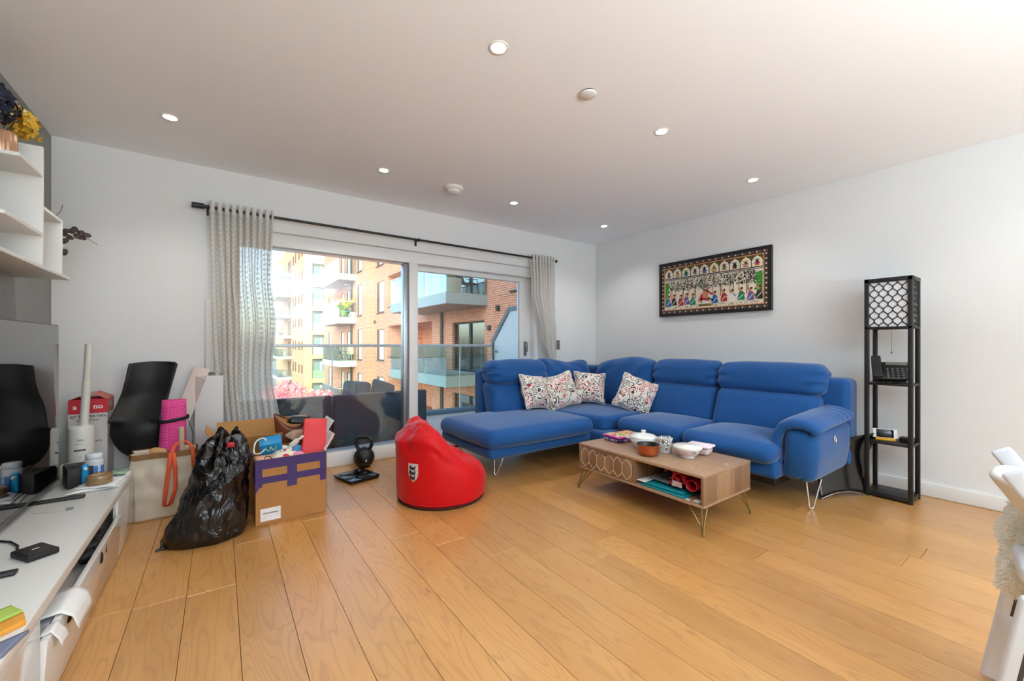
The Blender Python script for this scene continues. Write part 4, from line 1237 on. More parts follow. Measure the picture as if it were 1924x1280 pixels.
# ------------------------------------------------------------------ black shelf tower lamp
tl = root('tower_lamp', 'black wooden tower floor lamp with shelves and a lattice shade', 'floor lamp', (4.02, .835, 0))
ax0, ax1, ay0, ay1, ah = 3.905, 4.135, .705, .968, 1.60
BLKW = M('black stained wood', (24, 23, 24), .45, var=(14, .3), bump=(90, .06))
for (a, b) in ((ax0, ay0), (ax1 - .026, ay0), (ax0, ay1 - .026), (ax1 - .026, ay1 - .026)):
    MB().rbox(a, a + .026, b, b + .026, .001, ah, .002, 1).build('post', BLKW, tl)
for z0, z1 in ((.012, .042), (.395, .412), (.822, .838)):
    MB().rbox(ax0 + .004, ax1 - .004, ay0 + .004, ay1 - .004, z0, z1, .002, 1).build('shelf', BLKW, tl)
for z0, z1 in ((1.232, 1.248), (ah - .03, ah)):
    m = MB()
    m.rbox(ax0 + .002, ax1 - .002, ay0, ay0 + .02, z0, z1, .002, 1); m.rbox(ax0 + .002, ax1 - .002, ay1 - .02, ay1, z0, z1, .002, 1)
    m.rbox(ax0, ax0 + .02, ay0 + .002, ay1 - .002, z0, z1, .002, 1); m.rbox(ax1 - .02, ax1, ay0 + .002, ay1 - .002, z0, z1, .002, 1)
    if z0 > 1.3: m.box(ax0 + .01, ax1 - .01, ay0 + .01, ay1 - .01, ah - .012, ah - .002)
    m.build('shade_frame', BLKW, tl)
shade = MB().box(ax0 + .014, ax1 - .014, ay0 + .014, ay1 - .014, 1.24, ah - .02).build('lamp_shade', M('white lamp fabric', (226, 228, 232), .8), tl)
lat = MB()
def lattice(fmap, w0, w1, z0, z1, nc, nr):
    dw = (w1 - w0) / nc; dh = (z1 - z0) / nr
    for i in range(nc + 1):
        for sg in (-1, 1):
            pts = []
            for k in range(nr * 10 + 1):
                t = k / 10
                s_ = math.cos(t * PI)
                s_ = math.copysign(abs(s_) ** .75, s_)
                x_ = w0 + dw * i + sg * dw / 4 * (1 - s_) - 0
                x_ = w0 + dw * (i + .5 * sg * (0.5 - .5 * s_))
                if w0 - 1e-6 <= x_ <= w1 + 1e-6: pts.append(fmap(x_, z0 + dh * t))
                else:
                    if len(pts) > 1: lat.tube(pts, .0034, 5)
                    pts = []
            if len(pts) > 1: lat.tube(pts, .0034, 5)
lz0, lz1 = 1.249, ah - .031
lattice(lambda a, z: (ax0 + .0115, a, z), ay0 + .03, ay1 - .03, lz0, lz1, 4, 8)
lattice(lambda a, z: (a, ay0 + .0115, z), ax0 + .03, ax1 - .03, lz0, lz1, 4, 8)
lat.build('lattice', BLKW, shade)
m = MB(); m.cyl((4.0, .835, 1.24), (4.0, .835, 1.065), .0012, n=6); m.lathe([(0, 0), (.006, .003), (.006, .009), (.002, .014)], (4.0, .835, 1.052), 10)
m.build('pull_cord', M('grey pull chain', (110, 112, 116), .4, .6), tl)
# desk phone on the shelf
ph = root('desk_phone', 'black office desk phone with a handset on the lamp shelf', 'telephone', (3.985, .835, .8385), (0, 0, -1.25))
tilt = Matrix.Rotation(.85, 4, 'X')
m = MB().rbox(-.105, .105, -.085, .085, -.012, .012, .008, 2); m.move(trs((.0, .0, .085), (.78, 0, 0))); m.build('body', BLACK_PLASTIC, ph)
m = MB().rbox(-.045, .07, .052, .075, .0122, .0142, .0005, 1); m.move(trs((.02, 0, .085), (.78, 0, 0))); m.build('display', M('lcd grey green', (112, 120, 108), .2), ph)
kb = MB()
for i in range(5):
    for j in range(5):
        kb.rbox(-.05 + i * .027 - .008, -.05 + i * .027 + .008, -.072 + j * .021 - .005, -.072 + j * .021 + .005, .0122, .0150, .001, 1)
kb.move(trs((.03, 0, .085), (.78, 0, 0))); kb.build('keypad', M('phone keys', (60, 60, 62), .4), ph)
kb = MB()
for i in range(5):
    for j in range(5):
        kb.box(-.05 + i * .027 - .003, -.05 + i * .027 + .003, -.072 + j * .021 - .0015, -.072 + j * .021 + .0015, .0151, .0153)
kb.move(trs((.03, 0, .085), (.78, 0, 0))); kb.build('key_legends', M('white key legends', (210, 210, 210), .5), ph)
m = MB().rbox(-.028, .028, -.105, .105, 0, .03, .012, 3, (3, 8, 2), fn=lambda w, q: w + Vector((0, 0, -.012 * (1 - q.y ** 2)))); m.move(trs((-.078, .004, .108), (.78, .0, 0))); m.build('handset', BLACK_MATT, ph)
m = MB().rbox(-.08, .09, .045, .06, .001, .11, .004, 1); m.build('stand', BLACK_PLASTIC, ph)
m = MB(); m.tube([(-.11 + .19 * t / 90 , -.075 + .006 * math.cos(t * 1.3), .008 + .006 * math.sin(t * 1.3)) for t in range(91)], .0025, 5); m.build('coiled_cord', BLACK_PLASTIC, ph)
# white smartphone on a yellow stand
sp = root('smartphone', 'white smartphone with a black screen propped sideways on a yellow stand', 'phone', (4.0, .87, .4125), (0, 0, -1.25))
m = MB().rbox(-.068, .068, -.004, .004, 0, .066, .003, 2); m.move(trs((0, .01, .014), (-.25, 0, 0))); m.build('body', M('white phone body', (232, 232, 232), .3), sp)
m = MB().rbox(-.048, .048, -.0046, -.0041, .004, .062, .0002, 1); m.move(trs((0, .01, .014), (-.25, 0, 0))); m.build('screen', M('phone glass', (8, 8, 9), .1), sp)
m = MB().lathe([(.0045, -.0003), (.0055, 0)], (0, 0, 0), 14); m.move(trs((.058, .0055 - .008 + .0, .047), (PI / 2 - .25, 0, 0))); m.build('home_button', M('grey ring', (190, 190, 190), .4), sp)
m = MB().rbox(-.055, .055, -.02, .03, .0, .012, .003, 1); m.rbox(-.055, .055, -.012, -.006, .012, .02, .002, 1); m.build('stand', M('yellow plastic', (226, 172, 40), .4), sp)
r = MB().rbox(4.02, 4.10, .725, .80, .4125, .445, .005, 2).build('charger_block', BLACK_PLASTIC, label='black charger block beside the white smartphone on the lamp shelf', cat='charger')

# black curved moulding standing between sofa arm and lamp
bp = root('curved_panel', 'black glossy curved chair shell standing on edge between sofa arm and tower lamp', 'chair shell', (3.75, 1.04, 0))
GLB = M('black gloss lacquer', (14, 14, 15), .16)
def shell(u, v):
    z = .012 + .40 * v
    b = Vector((3.52 + .36 * u + .17 * v, 1.115 - .16 * u + .0 * v + .05 * math.sin(v * 2.6) * (1 - .3 * u), z + .035 * math.sin(u * PI) * (1 - v) + .05 * u * v))
    b.y -= .07 * v * v
    return b
o = MB().grid(shell, 18, 16).build('shell', GLB, bp); so_ = o.modifiers.new('thickness', 'SOLIDIFY'); so_.thickness = .008
MB().tube([shell(i / 18, 0) + Vector((-.003, -.004, .0)) for i in range(19)], .0035, 6).build('edge_trim', CHROME, bp)

# wall switch by the right curtain
sw = root('wall_switch', 'brushed steel double switch plate beside the right curtain', 'switch', (3.545, YW, 1.05))
MB().rbox(3.507, 3.583, YW - .008, YW, 1.055, 1.175, .003, 1).build('plate', M('dark satin steel', (128, 128, 128), .4, .6), sw)
for z in (1.085, 1.125): MB().rbox(3.532, 3.558, YW - .013, YW - .0081, z, z + .024, .002, 1).build('rocker', STEEL, sw)

# ------------------------------------------------------------------ red beanbag
bb = root('beanbag', 'red beanbag chair with a white lion crest on its side', 'beanbag', (1.345, 2.80, 0))
BC, BR, BD = Vector((1.345, 2.80, 0)), .325, Vector((-.90, .22, 0)).normalized()
def bag_top(x, y):
    q = (x * BD.x + y * BD.y); s_ = (-x * BD.y + y * BD.x)
    back = 1 / (1 + math.exp(-(q - .02) * 5.5))
    h = .235 + .335 * back - .06 * max(0, q - .45) * 2
    h += .04 * s_ ** 2 * (1 - back) + .045 * math.exp(-((q + .75) / .25) ** 2) * 0
    h -= .055 * math.exp(-((q + .25) ** 2 + (s_ * .9) ** 2) / .10)
    h -= .10 * max(0, s_ * s_ - .35) * back
    return h
def bag_rim(a):
    c, s_ = math.cos(a), math.sin(a)
    return bag_top(c, s_) - .045 - .03 * max(0, c * BD.x + s_ * BD.y)
def bag_wall(a, z, out=0.0):
    zr = bag_rim(a); t = max(0, min(1, z / zr))
    r_ = BR * (.965 + .045 * math.sin(PI * min(1, t * .9)) ) - .03 * max(0, t - .75) * 4 * .25 + out
    if z < .03: r_ -= .02 * (1 - z / .03)
    r_ += .006 * nz((math.cos(a) * 3, math.sin(a) * 3, z * 5), 1, 2)
    return BC + Vector((math.cos(a) * r_, math.sin(a) * r_, z))
NA, NW, NT = 120, 22, 26
def bag(u, v):
    a = 2 * PI * u
    if v <= NW / (NW + NT):
        t = v * (NW + NT) / NW
        p = bag_wall(a, .001 + (bag_rim(a) - .001) * t)
    else:
        t = (v * (NW + NT) - NW) / NT
        rr_ = 1 - t
        e = bag_wall(a, bag_rim(a))
        x, y = (e.x - BC.x) / BR * rr_, (e.y - BC.y) / BR * rr_
        zt_ = bag_top(x, y); k = 1 - (1 - min(1, t * 3.2)) ** 2.2
        p = Vector((BC.x + x * BR, BC.y + y * BR, bag_rim(a) * (1 - k) + zt_ * k))
    w = min(1, max(0, (p.z - (.31 if v < .46 else .16)) / .10))
    # gathered folds where the cloth is pulled into the seat
    n_ = noise.noise_vector(p * 5.5 + Vector((3, 1, 7)))
    f1 = abs(nz((p.x * 5 + p.z * 3, p.y * 5, p.z * 5), 1, 5)); f2 = abs(nz((p.x * 10, p.y * 9 - p.z * 4, p.z * 8), 1, 11))
    d = (.020 - .085 * max(0, .22 - f1) - .070 * max(0, .16 - f2)) 
    dirv = Vector((p.x - BC.x, p.y - BC.y, .25)).normalized() if v < .46 else Vector((0, 0, 1))
    return p + (n_ * .010 + dirv * d * 1.5) * w
body = MB().grid(bag, NA, NW + NT, closed=True)
RED = fabric_mat('red beanbag cloth', (204, 6, 16), .12, 500, .12, .55)
body.build('bag', RED, bb)
MB().lathe([(0, .0005), (.31, .0005), (.318, .012), (.316, .02)], BC, 60).build('base', M('dark beanbag base', (60, 10, 14), .8), bb)
def seam(pts): MB().tube(pts, .003, 5).build('seam', RED, bb)
seam([bag_wall(2 * PI * i / 90, .032, .001) for i in range(91)])
# crest: shield with three walking lions
CA, CZ = math.radians(-150), .262
def cp_(x, z, o):
    a = (CA + x / BR) % (2 * PI)
    p = bag(a / (2 * PI), (CZ + z) / bag_rim(a) * NW / (NW + NT))
    return p + Vector((math.cos(a), math.sin(a), 0)) * (.0035 + o * 1.4)
cr = MB()
sh = [(-.036, .05), (0, .05), (.036, .05), (.037, 0), (.034, -.025), (.022, -.05), (0, -.065), (-.022, -.05), (-.034, -.025), (-.037, 0)]
def surf(poly_, o, mi):
    cr.add([cp_(x, z, o) for x, z in poly_], [tuple(range(len(poly_)))], mi)
def shield(sc, o, mi):
    def half(z):
        for (xa, za), (xb, zb) in zip([(.036, .05), (.037, 0), (.034, -.025), (.022, -.05)], [(.037, 0), (.034, -.025), (.022, -.05), (.0, -.065)]):
            if zb <= z <= za: return xb + (xa - xb) * (z - zb) / (za - zb)
        return .0
    cr.grid(lambda u, v: cp_((2 * u - 1) * max(.0005, half(.05 - .115 * v)) * sc, (.05 - .115 * v) * sc, o), 10, 18, mi, True)
shield(1.10, .0, 2); shield(1.0, .0010, 0)
def bl(pts, w, o=.0042):
    for a, b in zip(pts, pts[1:]):
        d = Vector((b[0] - a[0], b[1] - a[1])); n_ = Vector((-d.y, d.x)).normalized() * w
        surf([(a[0] + n_.x, a[1] + n_.y), (a[0] - n_.x, a[1] - n_.y), (b[0] - n_.x, b[1] - n_.y), (b[0] + n_.x, b[1] + n_.y)], o, 1)
def dot(x, z, r_, o=.0045, n=8): surf([(x + r_ * math.cos(2 * PI * i / n), z + r_ * math.sin(2 * PI * i / n)) for i in range(n)], o, 1)
for k in range(3):
    z = .026 - .033 * k; sx = 1 - .16 * (k == 2)
    bl([(-.016 * sx, z + .008), (-.012 * sx, z - .006), (-.002, z - .002), (.010 * sx, z + .003), (.017 * sx, z - .004)], .0066)   # chest, back, haunch
    dot(-.015 * sx, z + .010, .0075); dot(-.021 * sx, z + .007, .0035)                          # mane, muzzle
    bl([(-.016 * sx, z + .0), (-.026 * sx, z + .003), (-.029 * sx, z - .001)], .0026)         # raised paw
    bl([(-.012 * sx, z - .004), (-.017 * sx, z - .013), (-.021 * sx, z - .013)], .0026)
    bl([(.012 * sx, z - .002), (.007 * sx, z - .013), (.003 * sx, z - .013)], .0028); bl([(.017 * sx, z - .004), (.018 * sx, z - .013), (.014 * sx, z - .014)], .0026)
    bl([(.017 * sx, z + .0), (.024 * sx, z + .006), (.021 * sx, z + .013), (.014 * sx, z + .012)], .0022)   # tail
for x, z in ((-.028, .042), (0, .043), (.028, .041), (-.03, .012), (.03, .012), (.0, .012), (-.028, -.02), (.03, -.02), (0, -.021), (0, -.053), (.013, -.047), (-.012, -.047)): dot(x, z, .0026)
cr.build('lion_crest', [M('crest white', (226, 220, 216), .6), M('crest black', (22, 20, 30), .6), M('crest edge pink', (226, 150, 140), .6)], bb)

# ------------------------------------------------------------------ kettlebell and scales
kb = root('kettlebell', 'black kettlebell marked 6 standing by the window sill', 'kettlebell', (1.072, 3.845, 0))
KC = Vector((1.072, 3.845, 0)); KR = .092
prof = [(0, .0005), (.05, .0005)] + [(KR * math.sin(a), .086 - KR * math.cos(a)) for a in [.62 + i * (PI - .9) / 22 for i in range(23)]] + [(.02, .178), (0, .178)]
IRON = M('black powder coat', (20, 20, 20), .38, bump=(700, .06))
MB().lathe(prof, KC, 40).build('ball', IRON, kb)
hx = Vector((.815, -.58, 0))
pts = [KC + hx * a + Vector((0, 0, b)) for a, b in ((-.045, .15), (-.066, .19), (-.070, .225), (-.062, .255), (-.035, .268), (0, .27), (.035, .268), (.062, .255), (.070, .225), (.066, .19), (.045, .15))]
MB().tube(pts, [.018, .016, .0155, .016, .017, .017, .017, .016, .0155, .016, .018], 14).build('handle', IRON, kb)
m = MB()
cdir = Vector((-KC.x, -KC.y, 0)).normalized(); rt = Vector((-cdir.y, cdir.x, 0))
n0 = (cdir + rt * .20 + Vector((0, 0, -.12))).normalized(); rt0 = Vector((-n0.y, n0.x, 0)).normalized(); up0 = n0.cross(rt0)
ctr = KC + Vector((0, 0, .086))
put_text(m, '6', .034, ctr + n0 * KR, rt0, up0, bold=.001, fn=lambda p: ctr + (p - ctr).normalized() * (KR + .0012))
m.build('number', M('white number', (220, 220, 220), .6), kb)
sc = root('bathroom_scales', 'black glass bathroom scales lying on the floor before the kettlebell', 'scales', (.932, 3.552, 0), (0, 0, math.radians(-75)))
MB().rbox(-.14, .14, -.125, .125, .004, .022, .012, 2).build('body', BLACK_PLASTIC, sc)
MB().rbox(-.145, .145, -.13, .13, .0225, .030, .004, 2).build('glass_top', M('dark blue black glass', (10, 14, 20), .06), sc)
for sx in (-1, 1):
    for sy in (-1, 1):
        m = MB().lathe([(0, .0012), (1, .0006), (1.05, 0)], (0, 0, 0), 20, fn=lambda p: Vector((p.x * .034, p.y * .012, p.z)))
        m.move(trs((sx * .095, sy * .08, .0302), (0, 0, sx * sy * .7))); m.build('electrode', STEEL, sc)
m = MB().rbox(-.018, .018, -.035, .035, .0301, .0304, .0001, 1); m.move(trs((-.08, 0, 0))); m.build('display', M('scale display', (40, 48, 56), .1), sc)
for sx in (-1, 1):
    for sy in (-1, 1): MB().cyl((sx * .11, sy * .09, .0005), (sx * .11, sy * .09, .004), .012, n=10).build('foot', BLACK_PLASTIC, sc)
# ------------------------------------------------------------------ boxes, bags and clutter by the window
def carton(name, lbl, x0, x1, y0, y1, h, yaw=0.0, th=.006):
    cx, cy = (x0 + x1) / 2, (y0 + y1) / 2
    r = root(name, lbl, 'box', (cx, cy, 0), (0, 0, yaw))
    a, b = (x1 - x0) / 2, (y1 - y0) / 2
    m = MB()
    m.box(-a, a, -b, -b + th, .001, h); m.box(-a, a, b - th, b, .001, h); m.box(-a, -a + th, -b + th, b - th, .001, h); m.box(a - th, a, -b + th, b - th, .001, h); m.box(-a + th, a - th, -b + th, b - th, .001, .008)
    m.build('carton', CARD, r)
    return r, a, b
def flap(r, hinge, width, length, yaw, ang, mats, th=.005, name='flap'):
    m = MB().box(-width / 2, width / 2, 0, length, -th / 2, th / 2)
    m.move(trs(hinge, (0, 0, yaw)) @ trs((0, 0, 0), (ang, 0, 0)))
    return m.build(name, mats, r)
# box in front
r, a, b = carton('cardboard_box', 'cardboard box strapped with purple tape in front, full of odds and ends', .172, .572, 2.962, 3.20, .405, .03)
T = .0012
tp = MB()
def tape(x0, x1, z0, z1, k=0): tp.box(x0, x1, -b - T - .0004 * k, -b - .0002, z0, z1)
tape(-a - .002, a + .002, .345, .404); tape(-a - .002, a + .002, .255, .297, 1); tape(-a - .002, -a + .035, .235, .345, 2); tape(a - .035, a + .002, .215, .345, 2); tape(-.028, .028, .215, .345, 2)
tp.add([(-a - .001, -b - .001, .20), (-a + .022, -b - .001, .235), (-a - .001, -b - .001, .235)], [(0, 1, 2)])
tp.box(-a - T, -a - .0002, -b, b * .3, .25, .40); tp.box(a + .0002, a + T, -b, b * .2, .33, .40)
tp.build('parcel_tape', PURPLE_TAPE, r)
lb = MB(); lb.box(-a + .025, -a + .135, -b - .0012, -b - .0002, .022, .10); lo = lb.build('address_label', PAPER, r)
m = MB(); rr = random.Random(4); x = -a + .038
while x < -a + .122:
    w_ = rr.uniform(.001, .0035); m.box(x, x + w_, -b - .0016, -b - .0012, .066, .074); x += w_ + rr.uniform(.0008, .002)
def hl(x0, z0, x1, z1): m.tube([(x0, -b - .0014, z0), (x1, -b - .0014, z1)], .0007, 4)
hl(-a + .040, .034, -a + .062, .054); hl(-a + .105, .047, -a + .124, .058); hl(-a + .074, .046, -a + .084, .047); hl(-a + .112, .090, -a + .124, .091)
m.build('print', M('label print', (40, 40, 44), .7), lo)
flap(r, (a, -.02, .405), .17, .12, -PI / 2, 1.05, PAPER); flap(r, (a, .03, .405), .15, .10, -PI / 2, .75, CARD)
# box behind
r, a2, b2 = carton('cardboard_box', 'larger opened cardboard box behind, its flaps standing up', .02, .636, 3.235, 3.60, .43, .0)
flap(r, (-.06, b2, .43), .58, .13, 0, 1.35, CARD_IN); flap(r, (-a2, 0, .43), .30, .16, PI / 2, .9, CARD_IN); flap(r, (a2, .05, .43), .26, .13, -PI / 2, 1.0, PAPER); flap(r, (-.12, -b2, .43), .28, .09, PI, 1.2, CARD)
# contents: blue carton with yellow curved sign
def at(x, y, z): return Vector((x, y, z))
bx = root('blue_carton', 'bright blue food carton with a curved yellow W sign lying in the front box', 'carton', (.275, 3.10, .43), (.55, -.12, -.12))
MB().rbox(-.062, .062, -.04, .04, 0, .085, .003, 1).build('carton', M('bright blue card', (10, 132, 190), .4), bx)
m = MB()
for sx in (-1, 1): m.tube([(sx * .0155 + .012 * math.cos(PI + PI * t / 10), -.0408 + 0, .055 + (-.022) * math.sin(PI * t / 10) * 1.0 + .0) for t in range(11)], .0022, 5)
for x in (-.0275, -.0035, .0035, .0275): m.tube([(x, -.0408, .055), (x * 1.04, -.0408, .064)], .0022, 5)
m.build('yellow_sign', M('pale yellow print', (236, 232, 150), .5), bx)
m = MB(); put_text(m, 'W', .02, (.04, -.0406, .008), (1, 0, 0), (0, 0, 1)); m.build('small_print', M('white print', (226, 234, 238), .6), bx)
bx = root('red_gift_bag', 'coral red paper gift bag standing in the right of the front box', 'gift bag', (.505, 3.03, .30), (-.12, .09, .04))
MB().rbox(-.072, .072, -.018, .018, 0, .315, .003, 1, (4, 1, 5), fn=lambda w, q: w + Vector((0, -.006 * (1 - abs(q.x)) * (1 if q.y < 0 else 0) * (1 + .6 * q.z), 0))).build('bag', M('coral red paper', (226, 66, 72), .6), bx)
m = MB().box(-.073, .073, -.0195, -.0185, .03, .034); m.build('fold', M('coral fold', (206, 52, 58), .6), bx)
# pouches and soft things
def pouch(name, lbl, cat, loc, e, sx, sy, sz, mat, seed, extra=None):
    o = root(name, lbl, cat, loc, e)
    def f(w, q):
        k = max(0, 1 - q.x ** 4) * max(0, 1 - q.y ** 4)
        return Vector((w.x, w.y, w.z * (.35 + .65 * k))) + noise.noise_vector(w * 14 + Vector((seed, 0, 0))) * .006
    MB().rbox(-sx / 2, sx / 2, -sy / 2, sy / 2, 0, sz, min(sz, sx, sy) * .35, 3, (8, 8, 2), fn=f).build('body', mat, o)
    return o
EMB = N('embroidered cotton'); vo = EMB.n('ShaderNodeTexVoronoi', Scale=34.0); EMB.set(vo.inputs['Vector'], EMB.obj())
sl = EMB.n('ShaderNodeSeparateColor'); EMB.set(sl.inputs[0], vo.outputs['Color'])
ec = EMB.ramp(sl.outputs[0], [(0, lin((216, 130, 150))), (.3, lin((96, 150, 150))), (.5, lin((226, 206, 186))), (.8, lin((150, 60, 80)))], 'CONSTANT')
EMBM = EMB.done(EMB.bsdf(color=EMB.mix(EMB.math('LESS_THAN', vo.outputs['Distance'], .33), lin((226, 214, 196)), ec), rough=.85))
po = pouch('cosmetic_bag', 'peach pouch with a round black ring print at the left of the front box', 'pouch', (.235, 3.045, .36), (.95, 0, .15), .13, .10, .05, M('peach cloth', (222, 168, 140), .8), 1)
m = MB(); m.tube([(.005 + .020 * math.cos(t * PI / 10), .008 + .017 * math.sin(t * PI / 10), .047) for t in range(20)], .003, 5, closed=True); m.build('ring_print', M('black print', (30, 26, 28), .7), po)
po = pouch('embroidered_pouch', 'cream embroidered pouch with a red flower on top of the front box', 'pouch', (.335, 3.04, .375), (.75, .10, -.35), .15, .10, .05, EMBM, 2)
m = MB().lathe([(0, .006), (.014, .004), (.019, 0)], (0, 0, 0), 14, fn=lambda p: Vector((p.x * (1 + .2 * math.sin(5 * math.atan2(p.y, p.x))), p.y, p.z))); m.move(trs((.02, -.01, .046))); m.build('red_flower', M('red silk flower', (196, 26, 44), .5), po)
pouch('embroidered_pouch', 'patterned pouch rolled up behind the red flower pouch', 'pouch', (.31, 3.10, .395), (.5, -.1, -.5), .17, .09, .05, EMBM, 3)
pouch('folded_scarf', 'pink knitted scarf end beside the coral gift bag', 'scarf', (.415, 3.035, .365), (.7, 0, .3), .10, .08, .05, M('pink knit', (216, 140, 170), .9), 4)
pouch('blue_folder', 'small blue plastic wallet leaning on the coral gift bag', 'wallet', (.425, 3.10, .38), (1.0, .4, .2), .08, .12, .02, M('sky blue plastic', (80, 150, 206), .4), 5)
r = root('white_cable', 'coiled white cable hanging at the left of the blue carton', 'cable', (.205, 3.06, .45))
MB().tube([(.205 + .035 * math.cos(t * .35) + .003 * math.sin(t), 3.06 + .02 * math.sin(t * .35), .47 + .045 * math.sin(t * .35 + .4)) for t in range(44)], .004, 6).build('cord', WHITE_PLASTIC, r)
r = root('spray_bottle', 'small white plastic bottle lying between the blue carton and the gift bag', 'bottle', (.385, 3.10, .44), (.9, .3, .5))
MB().lathe([(0, 0), (.016, .001), (.018, .01), (.018, .06), (.008, .078), (.008, .09)], (0, 0, 0), 18).build('body', WHITE_PLASTIC, r)
MB().lathe([(.0095, .085), (.010, .11), (.006, .118), (0, .118)], (0, 0, 0), 16).build('cap', WHITE_PLASTIC, r)
r = root('brown_handbag', 'brown leather handbag open in the larger box behind', 'handbag', (.43, 3.34, .36))
LEA = M('brown leather', (120, 58, 34), .5, var=(12, .2), bump=(120, .1))
def hb(u, v):
    a_ = 2 * PI * u; k = 1 + .18 * v
    return Vector((.43 + .105 * k * math.cos(a_), 3.33 + .055 * k * math.sin(a_), .36 + .20 * v + .045 * math.cos(2 * a_) * v - .02 * v * math.cos(a_)))
o = MB().grid(hb, 36, 8, closed=True).build('body', LEA, r); sm = o.modifiers.new('thickness', 'SOLIDIFY'); sm.thickness = .006
MB().tube([hb(.03 + .44 * i / 14, 1) + Vector((0, .02 * math.sin(i / 14 * PI), .05 * math.sin(i / 14 * PI))) for i in range(15)], .006, 6).build('handle', LEA, r)
pouch('black_shoe', 'black shiny shoe lying on the brown handbag', 'shoe', (.47, 3.34, .545), (.1, .1, .2), .16, .07, .055, M('black shiny leather', (14, 14, 16), .25), 6)
pouch('grey_shoe', 'taupe cloth bundle behind the coral gift bag', 'cloth', (.44, 3.20, .46), (.2, .2, .6), .17, .08, .06, M('taupe cloth', (168, 142, 122), .85), 8)

# black bin bag
bg_ = root('bin_bag', 'full black plastic bin bag slumped on the floor, its mouth open', 'bin bag', (-.04, 2.97, 0))
ctrl = [(0.0, -.050, 2.97, .175, .15), (.04, -.050, 2.97, .200, .17), (.14, -.030, 2.97, .192, .175), (.26, -.010, 2.98, .172, .168), (.36, .004, 2.99, .155, .150), (.45, .018, 3.0, .136, .135), (.51, .025, 3.0, .112, .11), (.56, .030, 3.0, .085, .085), (.585, .035, 3.0, .055, .06), (.55, .045, 3.0, .035, .04), (.47, .045, 3.0, .03, .03)]
def bag2(u, v):
    t = v * (len(ctrl) - 1) * .9999; i = int(t); f_ = t - i
    A, B = ctrl[i], ctrl[i + 1]
    z, cx, cy, rx, ry = [A[j] + (B[j] - A[j]) * f_ for j in range(5)]
    an = 2 * PI * u
    p = Vector((cx + rx * math.cos(an), cy + ry * math.sin(an), z + .002))
    k = min(1, v * 6)
    d = 0
    for s_, am in ((4.2, .017), (10, .008), (26, .0025)):
        d += am * (1 - 2 * abs(nz((p.x, p.y, p.z * .8), s_, s_ * 1.3)) * 2.2)
    pull = math.sin(an * 9 + 3 * nz(p, 3)) * .012 * max(0, (z - .3) / .25)
    n_ = Vector((math.cos(an), math.sin(an), .15 if v < .85 else 0))
    p = p + n_ * (d - .012 + pull) * (.35 + .65 * k)
    if z < .16: p.x -= (1 - z / .16) * .05 * max(0, -math.cos(an)) ** 3
    if v > .68: p.z += .035 * math.sin(an * 3 + 1) * (1 - abs(v - .8) * 4 if abs(v - .8) < .25 else 0)
    p.z = max(p.z, .0015)
    return p
BIN = N('black polythene'); bv = BIN.obj(); bn = BIN.math('ABSOLUTE', BIN.math('SUBTRACT', BIN.noise(BIN.mapping(bv, (9, 9, 5)), 1.0, 3, .55, 1.2), .5))
BINM = BIN.done(BIN.bsdf(color=lin((12, 11, 12)), rough=.20, spec=.6, normal=BIN.bump(bn, .8, .05)))
MB().grid(bag2, 130, 90, closed=True).build('bag', BINM, bg_)
MB().rbox(.02, .10, 2.93, 2.99, .50, .575, .012, 2, (4, 4, 3), fn=lambda w, q: w + noise.noise_vector(w * 30) * .015).build('contents', M('grey packaging inside', (96, 92, 96), .6), bg_)
MB().rbox(.03, .07, 2.905, 2.93, .515, .545, .005, 1).build('red_packet', M('red packet', (176, 30, 50), .5), bg_)
MB().tube([(-.225, 2.93, .012), (-.262, 2.915, .010), (-.285, 2.90, .008)], [.018, .010, .004], 7).build('knotted_corner', BINM, bg_)

# paper carrier bag with orange ribbons
pb = root('carrier_bag', 'crumpled cream paper carrier bag with a brown turned rim', 'bag', (-.285, 3.52, 0))
PBM = M('cream kraft paper', (206, 192, 170), .6, var=(6, .06), bump=(30, .15))
RIM = M('brown bag rim', (140, 98, 58), .7)
def pbag(u, v):
    hx_, hy_ = .158, .085
    t = (u * 4) % 4; i = int(t); f_ = t - i
    cs = [(-1, -1), (1, -1), (1, 1), (-1, 1)]
    A, B = cs[i % 4], cs[(i + 1) % 4]
    x, y = A[0] + (B[0] - A[0]) * f_, A[1] + (B[1] - A[1]) * f_
    z = .002 + .418 * v
    p = Vector((-.285 + x * hx_ - .012 * v, 3.535 + y * hy_ + .03 * (v - 1) * 0, z))
    c_ = .014 * math.sin(v * PI) * (1 - abs(x if i % 2 == 0 else y) ** 4)
    n1 = noise.noise_vector(Vector((x * 2, y * 2, v * 3)) * 1.6)
    return p + Vector((n1.x, n1.y, 0)) * .022 * math.sin(min(1, v * 1.4) * PI * .62) + Vector((0, -.02 * (abs(nz((x * 3, v * 4, 2))) * math.sin(v * PI)) * (1 if i == 0 else 0), 0))
o = MB().grid(pbag, 64, 24, closed=True).build('body', PBM, pb); sm = o.modifiers.new('thickness', 'SOLIDIFY'); sm.thickness = .0025
MB().grid(lambda u, v: pbag(u, 1) + Vector((0, 0, -.032 + .036 * v)) + (pbag(u, 1) - Vector((-.297, 3.535, .42))).normalized() * .005, 64, 2, closed=True).build('rim', RIM, pb)
m = MB().rbox(-.44, -.13, 3.46, 3.61, .0015, .006, .002, 1); m.build('bottom', PBM, pb)
ORG = M('orange ribbon handle', (232, 92, 52), .6)
rh = MB()
def ribbon(pts, w=.011):
    vs, fs = [], []
    for i, p in enumerate(pts):
        p = Vector(p); vs += [p + Vector((-w, 0, 0)), p + Vector((w, 0, 0))]
        if i: fs.append((2 * i - 2, 2 * i - 1, 2 * i + 1, 2 * i))
    rh.add(vs, fs, 0, True)
yf = 3.425
